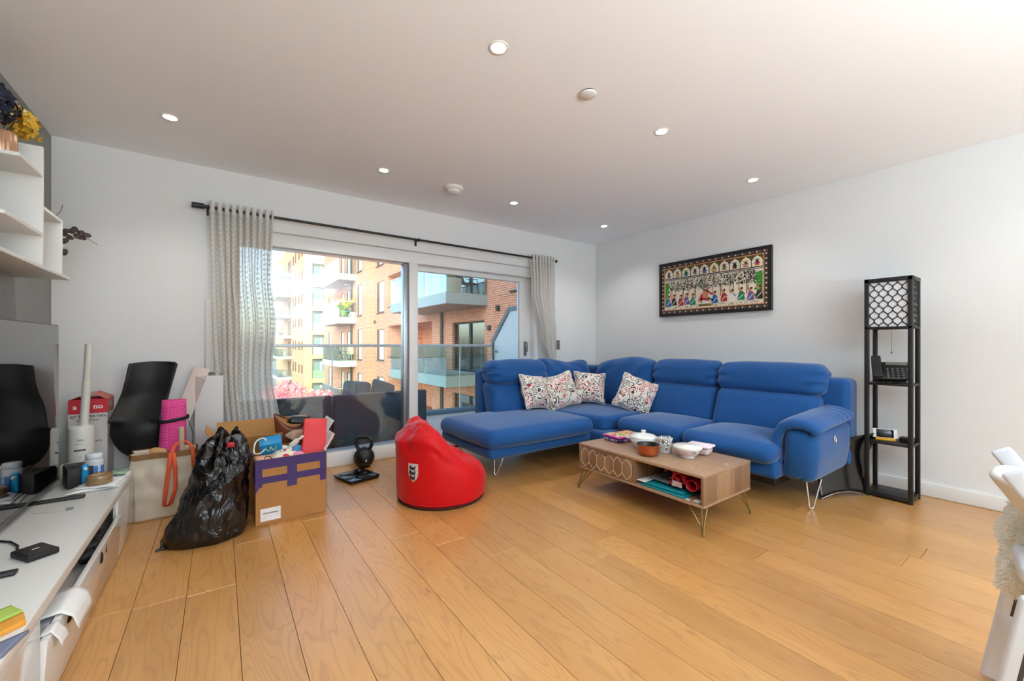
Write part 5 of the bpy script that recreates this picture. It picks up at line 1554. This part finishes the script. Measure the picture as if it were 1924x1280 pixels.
ribbon([(-.258, yf, .40)] + [(-.258 + .055 * (1 - math.cos(PI * i / 12)), yf + .03 * math.sin(PI * i / 12), .40 + .085 * math.sin(PI * i / 12)) for i in range(1, 12)] + [(-.148, yf, .40), (-.142, yf, .30)])
ribbon([(-.262, yf, .42), (-.268, yf - .004, .33), (-.285, yf - .006, .18), (-.292, yf - .008, .09)]); ribbon([(-.246, yf - .001, .42), (-.238, yf - .006, .33), (-.236, yf - .009, .19), (-.262, yf - .010, .095)])
ribbon([(-.294, yf - .008, .095), (-.278, yf - .010, .083), (-.260, yf - .010, .098)])
ro = rh.build('ribbon_handle', ORG, pb); sm = ro.modifiers.new('thickness', 'SOLIDIFY'); sm.thickness = .002
# rolled pink mat with strap
ym = root('yoga_mat', 'bright pink ribbed yoga mat rolled up with a black strap in the carrier bag', 'mat', (-.265, 3.62, .02))
PINK = N('pink ribbed foam'); pz = PINK.n('ShaderNodeSeparateXYZ'); PINK.set(pz.inputs[0], PINK.obj())
ws = PINK.math('SINE', PINK.math('MULTIPLY', pz.outputs[2], 620.0))
PINKM = PINK.done(PINK.bsdf(color=PINK.mix(PINK.math('MULTIPLY_ADD', ws, .5, .5), lin((228, 44, 132)), lin((244, 100, 172))), rough=.7, normal=PINK.bump(ws, .5, .003)))
def spiral(u, v, z0=.03, z1=.735):
    an = u * 2 * PI * 3.6; r_ = .030 + .050 * u
    r_ *= 1.12 - .22 * v
    return Vector((-.265 + r_ * math.cos(an + .6) + .015 * (v - .5), 3.615 + .06 * v + r_ * math.sin(an + .6) * .8, z0 + (z1 - z0) * v))
o = MB().grid(spiral, 150, 14).build('roll', PINKM, ym); sm = o.modifiers.new('thickness', 'SOLIDIFY'); sm.thickness = .006
m = MB()
m.grid(lambda u, v: Vector((-.262 + .085 * math.cos(2 * PI * u), 3.665 + .072 * math.sin(2 * PI * u), .592 + .022 * v + .012 * math.cos(2 * PI * u))), 40, 1, closed=True)
m.grid(lambda u, v: Vector((-.185 + .03 * math.sin(u * PI), 3.625 - .01 * u + .012 * v, .60 - .25 * u)), 16, 1)
o = m.build('strap', M('black webbing', (20, 20, 22), .7), ym); sm = o.modifiers.new('thickness', 'SOLIDIFY'); sm.thickness = .003
r = root('cardboard_tube', 'beige cardboard tube standing in the carrier bag before the pink mat', 'tube', (-.205, 3.50, .05))
MB().cyl((-.205, 3.50, .05), (-.212, 3.515, .565), .015, n=18).build('tube', M('beige tube card', (200, 180, 146), .8), r)
pouch('brown_paper_fold', 'folded brown paper corner sticking out of the carrier bag', 'paper', (-.33, 3.50, .415), (.3, .3, .1), .09, .05, .03, M('tan paper', (196, 150, 96), .8), 9)

# black chair shell leaning against the wall
cs = root('black_chair_shell', 'tall matt black curved chair seat shell leaning against the white wall', 'chair shell', (-.43, 3.72, 0))
rows = [(.36, -.50, -.352), (.40, -.545, -.345), (.45, -.575, -.342), (.52, -.597, -.338), (.60, -.594, -.332), (.70, -.565, -.315), (.80, -.532, -.295), (.88, -.516, -.277), (.95, -.507, -.262), (.975, -.503, -.256), (.988, -.500, -.27)]
def cshell(u, v):
    t = v * (len(rows) - 1) * .9999; i = int(t); f_ = t - i
    A, B = rows[i], rows[i + 1]
    z, xa, xb = [A[j] + (B[j] - A[j]) * f_ for j in range(3)]
    c_ = 2 * u - 1
    y = 3.70 + .20 * (z - .36) - .10 * math.exp(-((z - .56) / .13) ** 2) * (.4 + .6 * u) + .05 * c_ * c_ * (-1 if z > .6 else 1) + .04 * math.exp(-((z - .74) / .09) ** 2)
    return Vector((xa + (xb - xa) * u, min(y, 3.93), z + .012 * (1 - c_ * c_) * (v > .9)))
o = MB().grid(cshell, 26, 44).build('shell', BLACK_MATT, cs); sm = o.modifiers.new('thickness', 'SOLIDIFY'); sm.thickness = .012
MB().cyl((-.42, 3.74, .02), (-.42, 3.74, .37), .022, n=14).build('stem', BLACK_METAL, cs)
MB().rbox(-.56, -.30, 3.64, 3.86, .001, .02, .008, 1).build('foot', BLACK_METAL, cs)

# tower fan carton
fb = root('fan_carton', 'tall red and white tower fan carton with its top flaps open', 'box', (-.70, 3.85, 0))
fx0, fx1, fy0, fy1, fh = -.787, -.607, 3.75, 3.95, .775
FANW = M('white printed carton', (206, 200, 198), .6); FANR = M('red printed carton', (200, 40, 56), .55); FANR2 = M('pale red carton side', (196, 106, 98), .6)
m = MB(); m.box(fx0, fx1, fy0, fy1, .001, .672); m.build('carton', FANW, fb)
m = MB(); m.box(fx0 - .0006, fx1 + .0003, fy0 - .0006, fy0 + .003, .672, fh - .012); m.box(fx0, fx0 + .003, fy0, fy1, .672, fh - .012); m.box(fx0, fx1, fy1 - .003, fy1, .672, fh - .012); m.build('red_band', FANR, fb)
m = MB(); m.box(fx1 - .003, fx1 + .0006, fy0, fy1, .672, fh - .012); m.build('red_side', FANR2, fb)
m = MB(); m.add([(fx1, fy0, fh - .012), (fx1, fy1, fh - .012), (fx1 - .07, fy1, fh + .028), (fx1 - .07, fy0, fh + .028)], [(0, 1, 2, 3)]); o = m.build('top_flap', FANR2, fb); sm = o.modifiers.new('thickness', 'SOLIDIFY'); sm.thickness = .003
m = MB(); m.add([(fx0, fy0, fh - .012), (fx0, fy1, fh - .012), (fx0 + .085, fy1, fh + .024), (fx0 + .085, fy0, fh + .024)], [(3, 2, 1, 0)]); o = m.build('top_flap', CARD_IN, fb); sm = o.modifiers.new('thickness', 'SOLIDIFY'); sm.thickness = .003
m = MB(); cxm = (fx0 + fx1) / 2
def ft(s_, size, z, mi, dx=0, bold=0): put_text(m, s_, size, (cxm + dx, fy0 - .0012, z), (1, 0, 0), (0, 0, 1), mi, bold=bold)
ft('a      no', .044, .715, 0, 0, .0012); ft('30" TOWER FAN', .0225, .652, 1, 0, .0004); ft('with remote', .021, .629, 1); ft('REMOTE CONTROL', .015, .49, 1, 0, .0003); ft('OSCILLATING', .013, .38, 1, 0, .0003)
m.build('lettering', [M('carton white print', (232, 226, 224), .6), M('carton black print', (44, 40, 44), .6)], fb)
m = MB()
for i in range(7): m.box(fx1 + .0002, fx1 + .0008, fy0 + .03, fy0 + .15, .62 - .028 * i, .63 - .028 * i)
m.box(fx1 + .0006, fx1 + .0012, fy0 + .07, fy0 + .12, .70, .74)
m.build('side_print', M('grey carton print', (168, 160, 158), .6), fb)

# white stick vacuum / fan on the floor behind the bench
vc = root('stick_vacuum', 'white upright stick appliance with a slim tube and round body', 'vacuum cleaner', (-.68, 3.56, 0))
VW = M('warm white appliance plastic', (214, 210, 202), .35)
b0 = Vector((-.690, 3.56, .385)); ax_ = Vector((.045, .0, 1)).normalized()
MB().cyl(b0 + ax_ * .235, b0 + ax_ * .50, .0205, n=24).build('tube', VW, vc)
MB().cyl(b0 + ax_ * .503, b0 + ax_ * .735, .0185, n=24).build('tube', VW, vc)
MB().cyl(b0 + ax_ * .498, b0 + ax_ * .506, .0215, n=24).build('collar', M('pale yellow collar', (226, 218, 180), .4), vc)
m = MB().lathe([(0, -.38), (.055, -.38), (.058, -.02), (.060, 0), (.058, .22), (.054, .235), (.03, .240), (0, .240)], (0, 0, 0), 36)
m.move(Matrix.Translation(b0)); m.build('body', VW, vc)
m = MB()
fdir = Vector((.19, -.98, 0)); fr_ = Vector((.98, .19, 0))
def vb(x, z, w, h, o=.0605):
    n_ = 5; pts = []
    for zz in (z - h, z + h):
        for k in range(n_ + 1):
            an = math.atan2(-.98, .19) + (x - w + 2 * w * k / n_) / .06
            pts.append(b0 + Vector((o * math.cos(an), o * math.sin(an), zz)))
    m.add(pts, [(k, k + 1, n_ + 2 + k, n_ + 1 + k) for k in range(n_)])
for k in range(5): vb(-.016 + .006 * k, .158, .0012, .006)
vb(-.008, .098, .026, .005); vb(-.006, .058, .003, .002); vb(-.012, .135, .02, .0008)
m.build('controls', M('dark grey print', (70, 68, 66), .6), vc)

# pale board and wall panel beside the curtain
o = MB().rbox(0, .10, 0, .010, 0, .97, .003, 1); o.move(trs((-.455, 3.86, .035), (0, .31, .0))); tag(o.build('white_board', M('pale pinkish board', (214, 196, 186), .5)), 'pale pinkish board leaning on the wall behind the pink mat', 'board')
pn = root('wall_panel', 'flat white panel on the wall half hidden by the left curtain', 'panel', (-.03, YW, .9))
MB().rbox(-.093, .06, YW - .03, YW, .90, 1.47, .003, 1).build('cover', WHITE_SATIN, pn)
MB().box(-.093, .06, YW - .031, YW - .004, .893, .8995).build('bottom_strip', BLACK_PLASTIC, pn)  # thin black strip along the panel's lower edge
o = MB().rbox(-.155, .02, 3.86, 3.90, .002, .88, .003, 1).build('white_box', M('white melamine board', (206, 203, 200), .5), label='white melamine board standing below the wall panel', cat='board')

# ------------------------------------------------------------------ low white media bench
UX0, UX1, UY0, UY1, UZ = XL + .02, -.435, .62, 3.387, .342
mu = root('media_bench', 'long low white glossy media bench with its drop front partly open', 'media bench', (-.67, 2.0, 0))
GW = M('white gloss lacquer', (216, 214, 210), .12, coat=.5, coatr=.05)
GW2 = M('white bench top', (222, 220, 214), .3)
MB().rbox(UX0, UX1, UY0, UY1, UZ - .036, UZ, .0015, 1).build('top', GW2, mu)
for y in (UY0, 1.78, UY1 - .018): MB().box(UX0, UX1 - .02, y, y + .018, .02, UZ - .0365).build('upright', GW2, mu)
MB().box(UX0, UX1 - .02, UY0, UY1, .002, .02).build('bottom', GW2, mu)
MB().box(UX0, UX0 + .012, UY0, UY1, .02, UZ - .0365).build('back', GW2, mu)
MB().rbox(UX1 - .019, UX1, 2.93, UY1, .006, UZ - .0375, .0015, 1).build('front_panel', GW, mu)
MB().rbox(UX1 - .019, UX1, UY0, 1.80, .006, UZ - .0375, .0015, 1).build('front_panel', GW, mu)
m = MB().rbox(-.019, 0, 1.803, 2.927, 0, .225, .0015, 1); m.move(Matrix.Translation((UX1 + .001, 0, .006)) @ Matrix.Rotation(.06, 4, 'Y')); fo = m.build('drop_front', GW, mu)
MB().box(UX0 + .012, UX1 - .03, 1.80, 2.92, .15, .162).build('shelf', GW2, mu)

# things inside the open bench
for i, (y, lbl) in enumerate(((2.72, 'black game controller farthest in the bench opening'), (2.62, 'black game controller middle in the bench opening'), (2.50, 'black game controller nearest in the bench opening'))):
    gc = root('game_controller', lbl, 'controller', (-.475, y, .163), (0, 0, .3 * i), group='controllers lying in the bench opening')
    MB().rbox(-.035, .03, -.045, .045, .03, .07, .02, 3, (3, 5, 2)).build('body', BLACK_MATT, gc)
    for s_ in (-1, 1): MB().rbox(-.005, .045, s_ * .034 - .015, s_ * .034 + .015, 0.0, .055, .014, 3, (2, 2, 2)).build('grip', BLACK_MATT, gc)
pouch('black_glove', 'black glove with a white tag lying in the bench opening', 'glove', (-.475, 2.10, .165), (0, .1, .2), .08, .20, .06, M('black knit glove', (18, 18, 19), .9), 12)
m = MB(); m.rbox(-.47, -.44, 2.13, 2.17, .222, .225, .001, 1); tag(m.build('white_tag', PAPER), 'small white tag on the black glove', 'tag')
def sheet(name, lbl, cat, corners, mat, th=.0012):
    m = MB(); m.add(corners, [(0, 1, 2, 3)]); m2 = MB().grid(lambda u, v: Vector(corners[0]).lerp(Vector(corners[1]), u).lerp(Vector(corners[3]).lerp(Vector(corners[2]), u), v) + Vector((0, 0, .003 * math.sin(u * 3) * math.sin(v * 3))), 8, 8)
    o = m2.build(name, mat, label=lbl, cat=cat); s_ = o.modifiers.new('thickness', 'SOLIDIFY'); s_.thickness = th; return o
def bent(name, lbl, y0, y1, prof, skew, mat):
    def f(u, v):
        t = u * (len(prof) - 1) * .9999; i = int(t); w_ = t - i
        return Vector((prof[i][0] + (prof[i + 1][0] - prof[i][0]) * w_, y0 + (y1 - y0) * v + skew * u, prof[i][1] + (prof[i + 1][1] - prof[i][1]) * w_ + .002 * math.sin(v * 5)))
    o = MB().grid(f, 12, 8).build(name, mat, label=lbl, cat='paper'); s_ = o.modifiers.new('thickness', 'SOLIDIFY'); s_.thickness = .0012
bent('paper_sheet', 'white sheet hanging out over the open drop front', 1.93, 2.12, [(-.50, .232), (-.46, .240), (-.424, .2405), (-.398, .215), (-.385, .165)], .03, PAPER)
bent('plastic_sleeve', 'grey plastic sleeve inside the bench under the hanging white sheet', 1.85, 2.05, [(-.62, .20), (-.52, .215), (-.445, .222)], -.02, M('greyish plastic film', (190, 194, 200), .2))
bent('torn_paper', 'torn white scrap below the hanging sheet', 1.83, 1.90, [(-.45, .232), (-.422, .239), (-.405, .205), (-.40, .18)], .02, PAPER)

# ------------------------------------------------------------------ television
tv = root('television', 'large flat black television standing on the white media bench', 'television', (-.74, 2.55, UZ))
TY0, TY1, TZ0, TZ1 = 1.85, 3.29, .375, 1.225
SCR = M('glossy black screen', (5, 5, 7), .04, spec=.6, coat=.6, coatr=.02)
MB().rbox(-.765, -.727, TY0, TY1, TZ0, TZ1, .004, 1).build('casing', M('dark grey casing', (44, 44, 46), .35, .5), tv)
MB().box(-.7268, -.7255, TY0 + .006, TY1 - .006, TZ0 + .014, TZ1 - .006).build('screen', SCR, tv)
MB().rbox(-.730, -.7235, TY0, TY1, TZ0, TZ0 + .012, .002, 1).build('bottom_trim', M('brushed grey trim', (120, 116, 112), .3, .8), tv)
for y in (2.955, 2.1):
    m = MB(); m.rbox(-.86, -.56, y - .016, y + .016, UZ + .0006, UZ + .014, .004, 1); m.rbox(-.76, -.735, y - .014, y + .014, UZ + .014, TZ0 + .02, .003, 1)
    m.build('foot', BLACK_PLASTIC, tv)
# bench-top things
U = UZ + .0006
hd_ = root('hard_drive', 'black portable hard drive with a silver mark on the media bench', 'hard drive', (-.555, 2.245, U), (0, 0, -.95))
MB().rbox(-.058, .058, -.042, .042, 0, .022, .005, 2).build('case', BLACK_MATT, hd_)
MB().rbox(-.050, .050, -.036, .036, .0221, .0235, .0006, 1).build('lid', M('dark grey lid', (36, 35, 34), .5), hd_)
MB().box(-.004, .004, -.008, .010, .0236, .0239).build('silver_mark', M('silver print', (210, 206, 206), .4), hd_)
MB().tube([(-.055, -.01, .012), (-.09, -.012, .01), (-.14, .01, .006), (-.22, .02, .005), (-.32, 0, .004)], .004, 6).build('cable', BLACK_PLASTIC, hd_)
bt = root('lotion_bottle', 'clear pump bottle with a blue label on the far end of the bench', 'bottle', (-.575, 3.22, U))
bc = Vector((-.575, 3.22, U))
sq = lambda p: Vector((p.x, p.y * .72, p.z))
MB().lathe([(0, 0), (.036, 0), (.039, .006), (.039, .125), (.036, .135), (.0, .137)], bc, 36, fn=sq).build('bottle', M('frosted clear bottle', (196, 204, 210), .12), bt)
MB().lathe([(.0392, .012), (.0395, .013), (.0395, .100), (.0392, .101)], bc, 36, fn=sq).build('label_band', M('blue bottle label', (52, 112, 176), .4), bt)
MB().lathe([(.034, .137), (.035, .14), (.035, .165), (.030, .168), (0, .168)], bc, 30, fn=sq).build('cap', M('clear cap', (206, 210, 214), .15), bt)
m = MB(); d_ = Vector((.17, -.985, 0)).normalized(); rt = Vector((-d_.y, d_.x, 0))
def onb(p):
    an = math.atan2(-.985, .17) + (p.x) / .039
    return bc + Vector((math.cos(an) * .0402, math.sin(an) * .0402 * .72, p.z))
put_text(m, '& Person', .024, (.018, 0, .058), (0, 0, 1), (-1, 0, 0), 0, bold=.0006, fn=onb)
vs, fs = [], []
m.add([onb(Vector((x, 0, z))) for x, z in ((-.030, .014), (-.018, .014), (-.006, .014), (-.006, .05), (-.018, .05), (-.030, .05))], [(0, 1, 4, 5), (1, 2, 3, 4)], 0)
for k in range(7): m.add([onb(Vector((-.034, 0, .062 + .006 * k))), onb(Vector((-.014 - .004 * (k % 2), 0, .066 + .006 * k))), onb(Vector((-.034, 0, .069 + .006 * k)))], [(0, 1, 2)], 0)
m.build('label_print', M('white bottle print', (226, 232, 236), .5), bt)
tr_ = root('tape_roll', 'roll of brown parcel tape lying on the papers', 'tape', (-.535, 3.115, U + .0245))
tc = Vector((-.535, 3.115, U + .0245))
MB().lathe([(.030, 0), (.052, 0), (.053, .001), (.053, .044), (.052, .045), (.030, .045), (.030, 0)], tc, 44).build('tape', M('glossy brown tape', (146, 116, 80), .15), tr_)
MB().lathe([(.0297, .0005), (.027, .0005), (.027, .0445), (.0297, .0445)], tc, 40).build('core', CARD_IN, tr_)
sheet_i = [([(-.65, 3.03), (-.45, 3.06), (-.45, 3.30), (-.63, 3.30)], 'white letter lowest in the stack under the tape roll'), ([(-.63, 3.00), (-.445, 3.10), (-.455, 3.32), (-.62, 3.27)], 'folded white letter in the middle of the stack under the tape roll'), ([(-.62, 3.06), (-.46, 3.02), (-.44, 3.22), (-.60, 3.25)], 'white envelope directly under the tape roll')]
for k, (c4, lbl) in enumerate(sheet_i): leaf('letter', lbl, 'letter', c4, U + .0078 * k, .004, PAPER, .0015, k)
leaf('leaflet', 'blue and green printed leaflet at the end of the bench', 'leaflet', [(-.52, 3.25), (-.45, 3.24), (-.45, 3.37), (-.52, 3.37)], U + .024, .002, (lambda g: g.done(g.bsdf(color=g.ramp(g.noise(g.obj(), 22, 2), [(.35, lin((60, 130, 180))), (.5, lin((150, 190, 140))), (.65, lin((226, 226, 200)))]), rough=.4)))(N('leaflet print')), .001, 8)
dk = root('console_dock', 'black console dock box with a bright blue controller clipped on its side', 'game console', (-.64, 3.235, U), (0, 0, .32))
MB().rbox(-.05, .05, -.065, .09, 0, .105, .004, 1).build('dock', BLACK_MATT, dk)
MB().box(-.045, -.0, .0, .08, .1052, .109).build('slot', BLACK_PLASTIC, dk)
jc = MB().rbox(.002, .030, -.088, -.066, .022, .122, .010, 3, (2, 2, 4)).build('blue_controller', M('bright blue plastic', (0, 140, 200), .4), dk)
MB().lathe([(0, .008), (.008, .007), (.009, 0)], (0, 0, 0), 14).move(trs((.016, -.089, .10), (PI / 2, 0, 0))).build('thumb_stick', M('pale grey stick', (206, 216, 220), .4), jc)
m = MB(); m.tube([(.02, -.070, .098), (.045, 0, .11), (.052, .07, .118)], .003, 6); m.build('rail', M('grey rail', (140, 144, 150), .4), dk)
r = root('cream_beaker', 'cream tapering beaker beside the television edge', 'beaker', (-.70, 3.345, U))
MB().lathe([(0, 0), (.024, 0), (.036, .045), (.037, .05), (.034, .092), (.028, .098), (0, .098)], (-.70, 3.345, U), 30).build('beaker', M('cream ceramic', (222, 212, 190), .4), r)
leaf('sticky_notes', 'lime green sticky note pad at the near end of the bench', 'note pad', [(-.56, 1.70), (-.46, 1.77), (-.50, 1.82), (-.60, 1.76)], U, .010, M('lime note', (178, 206, 96), .7), .001, 2)
leaf('sticky_notes', 'orange sticky note pad at the near end of the bench', 'note pad', [(-.54, 1.60), (-.437, 1.70), (-.45, 1.74), (-.56, 1.66)], U, .012, M('orange note', (232, 160, 56), .7), .001, 3)
leaf('grey_wallet', 'grey blue cloth wallet under the orange note pad', 'wallet', [(-.52, 1.50), (-.438, 1.55), (-.438, 1.66), (-.50, 1.60)], U, .008, M('grey blue cloth', (120, 126, 150), .8), .001, 4)
r = root('charging_lead', 'thin grey lead with a small black plug lying on the bench', 'cable', (-.60, 2.75, U))
MB().tube([(-.70, 2.80, U + .003), (-.66, 2.78, U + .003), (-.62, 2.77, U + .003), (-.585, 2.775, U + .003)], .002, 6).build('lead', M('grey lead', (190, 188, 184), .5), r)
MB().rbox(-.59, -.565, 2.768, 2.782, U, U + .008, .002, 1).build('plug', M('grey plug', (120, 118, 114), .5), r)

# ------------------------------------------------------------------ white wall shelf with ornaments
ws_ = root('wall_shelf', 'white stepped wall shelf unit mounted above the television', 'shelf', (-.80, 2.9, 1.49))
SX0, SX1 = XL, -.70
SHW = M('white shelf lacquer', (226, 226, 222), .4)
def board(y0, y1, z0, z1, name='shelf_board'): MB().rbox(SX0, SX1, y0, y1, z0, z1, .0012, 1).build(name, SHW, ws_)
board(1.95, 3.377, 1.484, 1.502); board(2.50, 2.930, 1.640, 1.656); board(2.655, 2.930, 1.926, 1.942); board(2.949, 3.222, 1.776, 1.792)
board(2.932, 2.948, 1.503, 2.075, 'upright'); board(3.224, 3.240, 1.503, 1.792, 'upright'); board(2.2, 2.216, 1.503, 1.80, 'upright')
m = MB(); m.tube([(-.86, 2.60, 1.483), (-.86, 2.60, 1.468), (-.86, 2.66, 1.462), (-.86, 2.78, 1.470)], .0025, 6); m.build('hook', STEEL, ws_)
# vase with dark and yellow flowers
va = root('flower_pot', 'ribbed rose gold pot with dark navy and yellow flowers on the top shelf board', 'flower pot', (-.80, 2.83, 1.943))
vc_ = Vector((-.80, 2.80, 1.943))
MB().lathe([(0, 0), (.045, 0), (.052, .01), (.052, .118), (.048, .122), (.046, .11), (0, .105)], vc_, 72, fn=lambda p: Vector((p.x, p.y, 0)) * (1 + .045 * math.cos(math.atan2(p.y, p.x) * 18)) + Vector((0, 0, p.z))).build('pot', M('rose gold ceramic', (206, 160, 126), .3, .4), va)
rr = random.Random(8)
def petals(name, centre, rad, n, col, s_):
    m = MB()
    for i in range(n):
        d = Vector((rr.gauss(0, 1), rr.gauss(0, 1), rr.gauss(0, .8))).normalized(); p = Vector(centre) + Vector((d.x * rad[0], d.y * rad[1], d.z * rad[2])) * (.55 + .45 * rr.random())
        u_ = d.orthogonal().normalized(); w_ = d.cross(u_); a_ = rr.random() * 6
        for k in range(4):
            t = a_ + k * PI / 2; e = u_ * math.cos(t) + w_ * math.sin(t); f_ = u_ * math.cos(t + 1.57) + w_ * math.sin(t + 1.57)
            m.add([p, p + e * s_ * .6 + f_ * s_ * .45, p + e * s_ + d * s_ * .15, p + e * s_ * .6 - f_ * s_ * .45], [(0, 1, 2, 3)], 0, False)
    m.build(name, M(name, col, .7), va)
petals('navy_petals', (-.80, 2.765, 2.175), (.08, .10, .085), 110, (34, 38, 58), .022)
petals('yellow_petals', (-.775, 2.965, 2.178), (.06, .14, .065), 120, (232, 190, 60), .022)
petals('white_specks', (-.745, 2.80, 2.16), (.07, .08, .06), 14, (230, 226, 216), .006)
m = MB()
for k in range(9): m.tube([vc_ + Vector((rr.uniform(-.02, .02), rr.uniform(-.02, .02), .105)), vc_ + Vector((rr.uniform(-.06, .06), rr.uniform(-.06, .16), .20))], .002, 5)
m.build('stems', M('dark stem', (60, 62, 48), .8), va)
r = root('oval_dish', 'rose gold oval dish leaning in the small shelf compartment', 'dish', (-.79, 3.08, 1.503))
m = MB().lathe([(0, 0), (.055, .002), (.068, .014), (.064, .016), (.052, .008), (0, .006)], (0, 0, 0), 40, fn=lambda p: Vector((p.x * .8, p.y * 1.25, p.z))); m.move(trs((-.80, 3.10, 1.572), (.25, -1.05, 0))); 
mn = min(p.z for p in m.v); m.move(Matrix.Translation((0, 0, 1.5035 - mn))); m.build('dish', M('rose gold metal', (222, 170, 150), .3, .6), r)
br = root('dried_branch', 'dark dried eucalyptus branch in a slim vase beyond the shelf end', 'branch', (-.82, 3.33, 1.503))
MB().lathe([(0, 0), (.02, 0), (.026, .03), (.012, .10), (.014, .12)], (-.82, 3.33, 1.503), 20).build('vase', M('slim dark vase', (96, 80, 70), .4), br)
m = MB(); LFS = []
def stem(pts):
    m.tube(pts, .0016, 5); return pts
st = stem([(-.82, 3.33, 1.60), (-.80, 3.40, 1.68), (-.745, 3.50, 1.735), (-.70, 3.51, 1.755), (-.65, 3.51, 1.757), (-.61, 3.50, 1.725)])
stem([(-.82, 3.33, 1.60), (-.83, 3.36, 1.80), (-.81, 3.43, 1.86), (-.782, 3.50, 1.873), (-.765, 3.50, 1.90), (-.756, 3.50, 1.941)])
stem([(-.80, 3.40, 1.68), (-.77, 3.48, 1.76), (-.72, 3.50, 1.79), (-.66, 3.50, 1.79)])
m.build('stem', M('red brown stem', (86, 52, 50), .7), br)
lf = MB()
for (u_, v_, s_, a_) in ((125, 434, .020, .2), (137, 433, .022, 1.0), (147, 444, .024, -.5), (152, 436, .018, .2), (163, 442, .022, .1), (141, 429, .017, 2.4), (122, 453, .020, .9), (121, 474, .022, 1.4), (131, 446, .019, 2.6), (122, 441, .018, -.3), (156, 447, .016, -.6)):
    x, z = -.756 + (u_ - 118) * .00219, 1.768 - (v_ - 440) * .0031 + (u_ - 118) * .0003
    n_ = 10; c_ = Vector((x, 3.50, z)); q_ = Vector((math.cos(a_), .15, math.sin(a_))).normalized(); w_ = q_.cross(Vector((.2, -1, .1))).normalized()
    lf.add([c_ + q_ * math.cos(2 * PI * k / n_) * s_ + w_ * math.sin(2 * PI * k / n_) * s_ * .72 + Vector((0, .004 * math.cos(4 * PI * k / n_), 0)) for k in range(n_)], [tuple(range(n_))])
lf.build('leaves', M('dark dried leaf', (62, 48, 44), .7), br)

# ------------------------------------------------------------------ white folding chair with a fleece at the right edge
ch = root('folding_chair', 'white folding chair with slotted legs at the right edge, a fleece over it', 'chair', (2.006, .173, 0), (0, 0, -1.428))
WM = M('white enamel', (214, 217, 222), .3)
# local frame: x = the chair's front, y = across (0 = far side)
def bar_(p, q, w_, y0, y1, r_=.008):
    p, q = Vector(p), Vector(q); d = (q - p).normalized()
    m = MB().rbox(-w_, w_, y0, y1, 0, (q - p).length, min(r_, (y1 - y0) / 2.1), 3)
    m.move(Matrix.Translation((p.x, 0, p.y)) @ Matrix.Rotation(math.atan2(d.x, d.y), 4, 'Y')); return m
for yo, xo in ((.08, 0.0), (-.36, -.025)):
    lo = bar_((xo, .008), (xo + .075, .48), .030, yo - .014, yo + .014, .012).build('leg', WM, ch)
    bar_((xo + .040, .24), (xo + .066, .41), .005, yo - .0148, yo + .0148, .002).build('slot', M('dark slot', (70, 62, 58), .7), lo)
    MB().cyl((xo + .045, yo - .045, .22), (xo + .105, yo - .05, .012), .013, n=14).build('strut', WM, ch)
for yo in (-.005, -.335):
    bar_((.010, .788), (.20, .48), .024, yo - .010, yo + .010, .010).build('back_rail', WM, ch)
    bar_((.20, .49), (.47, .012), .020, yo - .010, yo + .010, .010).build('leg', WM, ch)
m = MB().rbox(-.013, .013, -.322, -.018, 0, .22, .012, 4, (1, 16, 8), fn=lambda w, q: w + Vector((-.050 * (1 - q.y ** 2), 0, -.05 * abs(q.y) ** 4 * (q.z > 0))))
m.move(Matrix.Translation((.145, 0, .585)) @ Matrix.Rotation(math.atan2(-.192, .31), 4, 'Y')); m.build('backrest', M('cream white backrest', (224, 222, 214), .35), ch)
MB().rbox(.02, .44, -.365, .02, .505, .56, .020, 3, (4, 4, 1)).build('seat', WM, ch)
MB().rbox(.035, .42, -.35, .0, .482, .5045, .005, 1).build('seat_underside', M('brown seat underside', (128, 100, 84), .6), ch)
fl_ = root('fleece_throw', 'shaggy white fleece hanging over the folding chair at the right edge', 'fleece', (1.88, .17, .38))
FLE = M('cream white fleece', (240, 237, 226), .95)
def fz(w, q): return w + noise.noise_vector(w * 14) * .022 + Vector((0, 0, -.02 * q.y * q.y))
core = MB().rbox(1.81, 2.03, -.01, .145, .40, .655, .045, 3, (8, 8, 9), fn=fz)
core.build('backing', FLE, fl_)
tuft = MB(); rr = random.Random(12)
for f_ in core.f:
    c_ = sum((core.v[i] for i in f_), Vector()) / len(f_); e1, e2 = core.v[f_[1]] - core.v[f_[0]], core.v[f_[-1]] - core.v[f_[0]]
    n_ = e1.cross(e2); 
    if n_.length < 1e-9: continue
    n_.normalize()
    if n_.dot(c_ - Vector((1.91, .08, .53))) < 0: n_ = -n_
    for k in range(max(2, int(e1.length * e2.length * 52000))):
        p = core.v[f_[0]] + e1 * rr.random() + e2 * rr.random()
        d = (n_ * rr.uniform(.2, 1) + Vector((rr.gauss(0, .5), rr.gauss(0, .5), rr.gauss(-.5, .5)))).normalized() * rr.uniform(.008, .020); sd = d.orthogonal().normalized() * rr.uniform(.0009, .0020)
        tuft.add([p - sd, p + sd, p + d * .6 + sd * .8, p + d + Vector((0, 0, -.003))], [(0, 1, 2, 3)])
tuft.build('tufts', FLE, fl_, kind='stuff')
